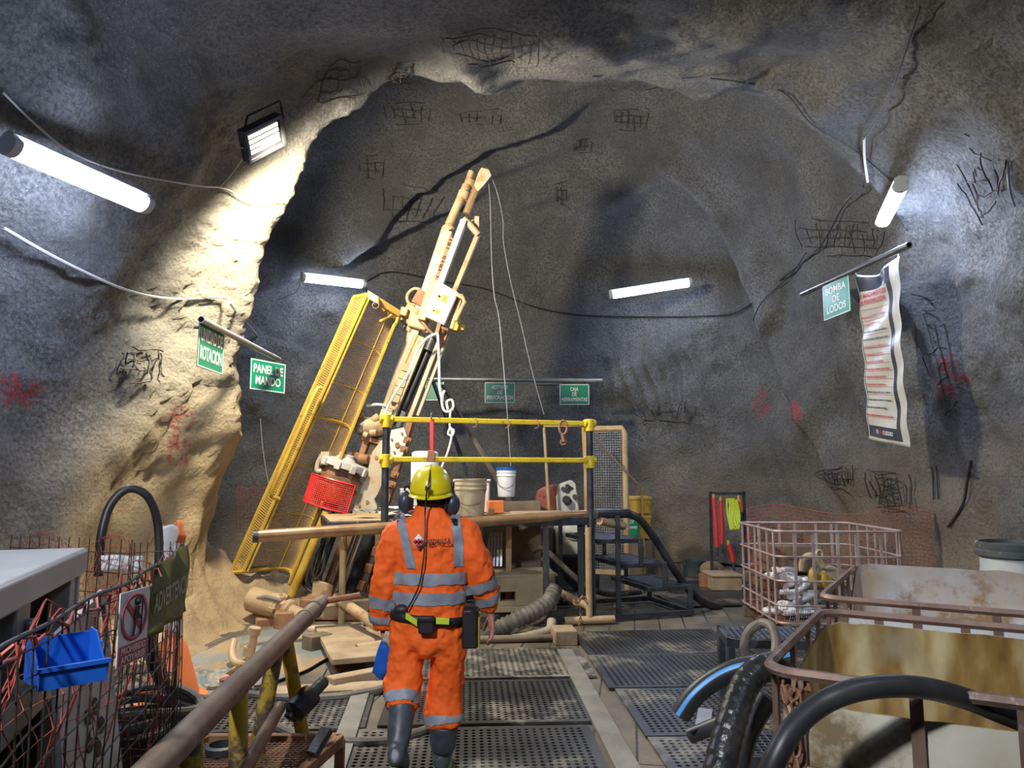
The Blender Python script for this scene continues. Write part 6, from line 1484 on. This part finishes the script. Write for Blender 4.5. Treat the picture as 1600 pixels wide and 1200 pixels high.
# near tank: O at front-left corner, a to the back, b to the right
ta = V((.517, .856, 0)); tb_ = V((.856, -.517, 0))
ibc('bulk_tank', 'nearest cut-open bulk tank, amber stained inside, rusty cage, bottom right', V((.775, 2.36, 0)), ta, tb_, 1.13, 1.2, 1.05, M['rustcage'], M['tankout'], M['stained'],
    lambda u, v: .975 + .045 * smooth01((u - .15) / .6) - .02 * (1 - v) * (1 - u), (.78, .5, .2), 16, tubeR=.013)
ibc('bulk_tank', 'second cut-open bulk tank, white plastic with brown scum, behind the nearest one', V((1.50, 3.68, 0)), ta, tb_, 1.38, 1.25, 1.05, M['rustcage'], M['tankwhite'], M['stainedwhite'],
    lambda u, v: .98 + .10 * smooth01((u - .3) / .5) - .22 * (1 - smooth01(v / .10)) * (1 - smooth01((u - .5) / .4)), (.84, .5, .2), 18, tubeR=.013)
# caged basket with rope
M['pinkcage'] = mat('faded_pink_cage', (.55, .42, .40), (.42, .30, .28), 7, .5, metal=.3, c3=(.6, .58, .56), t3=.58)
cg3 = ibc('bulk_tank_cage', 'empty pinkish tank cage used as a basket for rope and hooks', V((2.66, 7.55, 0)), V((.03, 1, 0)), V((1, -.04, 0)), 1.4, 1.28, 1.07, M['pinkcage'], None, None, None, (.82, .58, .34, .17), 24, rad=.12, tubeR=.011, zb=.17)
cg3['category'] = 'cage'; del cg3['group']
k = MB(); rn = random.Random(21)
for i in range(7):
    c = P(1240 + rn.uniform(-15, 30), 900 + i * 14, 8.0); pts = [c + V((rn.uniform(-.22, .22), rn.uniform(-.2, .2), rn.uniform(-.07, .09))) for _ in range(9)]
    for p in pts: p.z = max(.22, p.z)
    k.tube(pts, .028, 8, smooth=5)
o = k.build('white_rope', M['bucketwhite']); tag(o, 'heap of thick white rope inside the pinkish cage basket', 'rope')
k = MB(); k.prism([P(x, y, 8.0) for x, y in ((1290, 888), (1300, 884), (1338, 900), (1345, 920), (1338, 930), (1325, 918), (1292, 900))], V((0, .08, 0))); k.tube([P(1253, 892, 8), P(1254, 876, 8), P(1264, 868, 8), P(1276, 872, 8), P(1286, 886, 8)], .035, 8, smooth=4)
k.tube([P(1280 + 5 * math.sin(t * PI / 5), 868 + 8 * math.cos(t * PI / 5), 8) for t in range(10)], .018, 6, closed=True)
o = k.build('lifting_clamp', M['cream'], bevel=.006); tag(o, 'big cream lifting clamp with an eye lying in the cage basket', 'clamp')
for (x, y, lab) in ((1270, 900, 'yellow clamp part on the white rope, left one'), (1287, 905, 'yellow clamp part on the white rope, right one')):
    k = MB(); k.ball(P(x, y, 7.95), .075, 12, 9, (.7, .6, 1.2)); k.box(P(x + 6, y + 6, 7.95), (.08, .06, .12)); o = k.build('clamp_part', M['yellow'], bevel=.004); tag(o, lab, 'clamp part')
k = MB(); k.box(P(1222, 870, 8.9), (.55, .5, .30)); k.box(P(1222, 905, 8.8), (.7, .7, .12)); o = k.build('timber_crate', M['wooddark'], bevel=.01); tag(o, 'dark timber crate at the back of the cage basket', 'crate')
net(lambda u, v: V((2.9 + u * 2.0, 9.2 + .12 * math.sin(u * 7) - .5 * u, 1.22 + .05 * math.sin(u * 9) - v * 1.15 + .0)) + V((.02 * math.sin(v * 16), 0, 0)), 38, 26, 'orange safety net standing behind the pinkish cage basket', .007)
net(lambda u, v: V((2.76 - .03 * math.sin(v * 9), 7.6 + u * 1.2, .92 - v * .85 + .04 * math.sin(u * 8))), 18, 13, 'orange safety net sagging inside the left side of the cage basket', .0035)
k = MB().grid(lambda u, v: V((2.70 + .35 * u - .1 * v, 7.28 + .10 * u, .38 - v * .36)), 14, 10); o = k.build('wire_offcut', M['galv'], wire=.006); tag(o, 'small galvanised mesh offcut leaning on the foot of the cage basket', 'mesh')

# step stools
def stool(lab, c, rz, w, d, h, leg=.05, low=False):
    t = thing('step_stool', lab, 'stool', (c[0], c[1], 0)); X = V((math.cos(rz), math.sin(rz), 0)); Y = V((-X.y, X.x, 0)); c = V((c[0], c[1], 0))
    f = MB()
    for i, j in ((-1, -1), (1, -1), (1, 1), (-1, 1)): pass
    cs = [c + X * i * w / 2 + Y * j * d / 2 + V((0, 0, h - .03)) for i, j in ((-1, -1), (1, -1), (1, 1), (-1, 1))]
    for i in range(4): f.bar(cs[i] - (cs[(i + 1) % 4] - cs[i]).normalized() * .025, cs[(i + 1) % 4] + (cs[(i + 1) % 4] - cs[i]).normalized() * .025, .05, .055)
    f.build('top_frame', M['blacksteel'], t, bevel=.005)
    MB().grid(lambda u, v: c + X * (u - .5) * w + Y * (v - .5) * d + V((0, 0, h - .004)), int(w / .04), int(d / .04)).build('tread_grating', M['blacksteel'], t, wire=.014)
    for q in cs: MB().bar(q - V((0, 0, .02)), V((q.x, q.y, 0)), leg).build('leg', M['blacksteel'], t, bevel=.004)
    f = MB()
    for i in (1, 3): f.bar(cs[i] - V((0, 0, h * .55)), cs[(i + 1) % 4] - V((0, 0, h * .55)), .035)
    f.build('stretcher', M['blacksteel'], t, bevel=.003); return t
stool('taller black steel step stool in front of the pinkish cage', (1.93, 5.42), -.12, .80, .42, .52)
stool('lower black steel step stool at the bottom edge beside the nearest tank', (1.42, 4.05), -.05, .60, .34, .25)
k = MB(); k.box(P(1098, 1065, 5.1) * 1, (.10, .5, .03), rz=-.3); o = k.build('grey_plate', M['galv'], bevel=.004); o.location.z = .2; tag(o, 'small grey plate fixed at the left feet of the taller stool', 'plate')
o.location.z = .005

# pipes and hoses over the tanks
bp_ = thing('striped_pipe', 'black plastic pipe with a bright blue stripe sticking out over the mats', 'pipe', P(1060, 1115, 2.9))
bpts = catmull([P(1062, 1118, 3.0), P(1082, 1090, 3.0), P(1110, 1066, 3.0), P(1145, 1048, 2.98), P(1185, 1040, 2.95), P(1215, 1033, 2.95), P(1234, 1028, 2.95)], 8)
MB().tube(bpts, .040, 18).build('pipe', M['hose'], bp_)
M['bluestripe'] = mat('blue_stripe', (.06, .32, .72), (.05, .26, .6), 6, .4)
k = MB(); vs = []
for i, p in enumerate(bpts):
    d = (bpts[min(i + 1, len(bpts) - 1)] - bpts[max(0, i - 1)]).normalized(); toc = (CAM + V((0, 0, 1.2)) - p); toc = (toc - d * toc.dot(d)).normalized(); x = d.cross(toc)
    for j in range(5): a = (j - 2) * .10; vs.append(p + (toc * math.cos(a) + x * math.sin(a)) * .0412)
k.add(vs, [(i * 5 + j, i * 5 + j + 1, (i + 1) * 5 + j + 1, (i + 1) * 5 + j) for i in range(len(bpts) - 1) for j in range(4)]); k.build('stripe', M['bluestripe'], bp_, label='bright blue stripe')
M['tape'] = mat('black_tape', (.018, .018, .018), (.035, .034, .03), 9, .28, bump=.006, bscale=22)
tp_ = catmull([P(1236, 1068, 2.62), P(1215, 1047, 2.60), P(1190, 1045, 2.58), P(1168, 1065, 2.55), P(1152, 1100, 2.5), P(1138, 1145, 2.45), P(1125, 1200, 2.4), P(1115, 1260, 2.35)], 14)
k = MB(); k.tube(tp_, 1, 18, rf=lambda t: .041 + .008 * t + .0035 * ((t * 17) % 1.0)); o = k.build('taped_hose', M['tape']); tag(o, 'thick hose wrapped in black tape bending down beside the nearest tank', 'hose')
rodthing(P(1078, 1150, 3.1), P(1165, 1115, 3.0), .030, 'hose', 'plastic_pipe', 'short plain black pipe end under the striped pipe')
cable([P(1200, 1090, 2.8), P(1175, 1130, 2.8), P(1160, 1170, 2.8), P(1150, 1230, 2.8)], 'plain black hose behind the taped hose', .04, 'hose', name='hose', n=12)
cable([P(1180, 1260, 1.95), P(1212, 1185, 1.95), P(1238, 1140, 1.97), P(1278, 1103, 2.0), P(1330, 1080, 2.0), P(1390, 1072, 2.02), P(1450, 1076, 2.05), P(1510, 1092, 2.1), P(1560, 1112, 2.1), P(1620, 1136, 2.1)], 'big smooth black hose arching over the nearest tank', .029, 'hose', name='hose', n=18, sm=10)
cable([P(1170, 1040, 4.9), P(1163, 1010, 4.9), P(1172, 985, 4.9), P(1190, 974, 4.9), P(1206, 980, 4.8), P(1213, 1005, 4.7), P(1209, 1035, 4.6)], 'thin dusty hose looping over the taller stool', .030, 'dustyhose', name='hose', n=10)
k = MB()
top_ = [P(x, y, 2.33) for x, y in ((1222, 1070), (1232, 1062), (1245, 1072), (1256, 1066), (1262, 1078))]
chain(k, [P(1222, 1066, 2.3), P(1226, 1085, 2.27), P(1233, 1108, 2.27), P(1236, 1135, 2.28), P(1234, 1170, 2.28), P(1236, 1215, 2.28)], .034, .0052)
chain(k, [P(1220, 1076, 2.33), P(1232, 1062, 2.36), P(1245, 1060, 2.33), P(1240, 1085, 2.26), P(1250, 1090, 2.26), P(1258, 1064, 2.33), P(1264, 1080, 2.28)], .034, .0052)
chain(k, [P(1245, 1072, 2.26), P(1248, 1095, 2.26), P(1243, 1120, 2.26), P(1243, 1160, 2.26), P(1245, 1215, 2.26)], .034, .0052)
o = k.build('chain', M['rust']); tag(o, 'rusty chain wound over the rail of the nearest tank cage', 'chain')

# drum on the right
dr = thing('steel_drum', 'pale blue and white drum with a dark worn lid against the right wall', 'drum', (P(1592, 900, 6.2).x, 6.2, 0)); dxx = P(1592, 870, 6.2).x
M['drumblue'] = mat('pale_blue_drum', (.46, .54, .58), (.55, .60, .60), 3, .45, c3=(.62, .62, .58), t3=.56)
M['drumlid'] = mat('drum_lid', (.05, .065, .075), (.09, .10, .11), 4, .5, c3=(.5, .5, .44), t3=.62, s3=6)
MB().lathe([(.28, 0), (.29, .02), (.29, .35), (.30, .36), (.30, .38), (.29, .39), (.29, .70), (.30, .71), (.30, .73), (.285, .80), (.275, .99)], (dxx, 6.2, 0), (0, 0, 1), 36).build('body', M['drumblue'], dr)
MB().lathe([(.30, .97), (.315, .98), (.315, 1.02), (.30, 1.03), (.305, 1.05), (.305, 1.085), (.28, 1.09), (.27, 1.06), (.0, 1.055)], (dxx, 6.2, 0), (0, 0, 1), 36, cap=False).build('lid', M['drumlid'], dr)
# tools hanging at the back wall
tk = [(1115, 778, 1120, 855, 'red', 'long red handled cutter hanging by the back wall, leftmost'), (1126, 782, 1128, 850, 'redprint', 'dark red handled tool hanging by the back wall, second from left'), (1138, 850, 1146, 878, 'red', 'red tool hanging lowest by the back wall'), (1154, 780, 1158, 800, 'orangeplastic', 'short orange handled tool hanging by the back wall, rightmost')]
for (x0, y0, x1, y1, m, lab) in tk:
    t = thing('hand_tool', lab, 'tool', P(x1, y1, 11.2), 'tools hanging by the back wall'); MB().tube([P(x0, y0, 11.2), P((x0 + x1) / 2 + 1, (y0 + y1) / 2, 11.2), P(x1, y1, 11.2)], [.03, .035, .03], 8).build('grip', M[m], t)
    MB().tube([P(x0, y0 - 6, 11.2), P(x0, y0 + 3, 11.2)], .022, 8).build('collar', M['yellow'], t); MB().tube([P(x1, y1 - 2, 11.2), P(x1 + 1, y1 + 14, 11.2)], .022, 8).build('jaw', M['blacksteel'], t)
k = MB()
for i in range(7):
    c = P(1142 + (i - 3) * 1.8, 800, 11.1); k.tube([c + V((0, 0, .2)), c + V((.05 * math.sin(i), .0, .0)), c + V((.03 * math.cos(i), -.05, -.25)), c + V((.08, 0, -.05)), c + V((.04, 0, .18))], .014, 6, smooth=4)
o = k.build('yellow_straps', M['stickeryellow']); tag(o, 'bundle of yellow safety straps hanging among the red tools', 'straps')
k = MB(); k.bar(V((P(1110, 775, 11.3).x, 11.35, 0)), P(1110, 768, 11.35), .04); k.bar(V((P(1162, 775, 11.3).x, 11.35, 0)), P(1162, 768, 11.35), .04); k.bar(P(1108, 771, 11.35), P(1164, 771, 11.35), .04, .04); o = k.build('tool_rack', M['blacksteel']); tag(o, 'thin dark frame carrying the hanging tools by the back wall', 'rack')
def simp(mb, name, m, lab, cat, bevel=0): o = mb.build(name, M[m], bevel=bevel); tag(o, lab, cat); return o
c = P(1083, 880, 12.2); simp(MB().lathe([(.15, 0), (.16, .01), (.16, .24), (.165, .25), (.15, .25), (.14, .02)], (c.x, 12.2, .0), (0, 0, 1), 24, cap=False), 'steel_pot', 'drumlid', 'dark open steel pot on the floor by the back wall', 'pot')
c = P(1112, 880, 12.0); simp(MB().ball((c.x, 12.0, .13), .2, 12, 8, (1, .8, .7)), 'sack', 'sand', 'small tan sack between the pot and the hanging tools', 'sack')
c = P(1102, 890, 11.0); simp(MB().cyl((c.x, 11.0, 0), (c.x, 11.0, .20), .10, n=20), 'rusty_can', 'rust', 'rusty can standing left of the low timber box', 'can')
c = P(1128, 892, 10.9); simp(MB().box((c.x, 10.9, .10), (.42, .5, .20)).box((c.x, 10.9, .215), (.46, .54, .03)), 'timber_box', 'wood', 'low timber box under the hanging tools', 'box', .008)
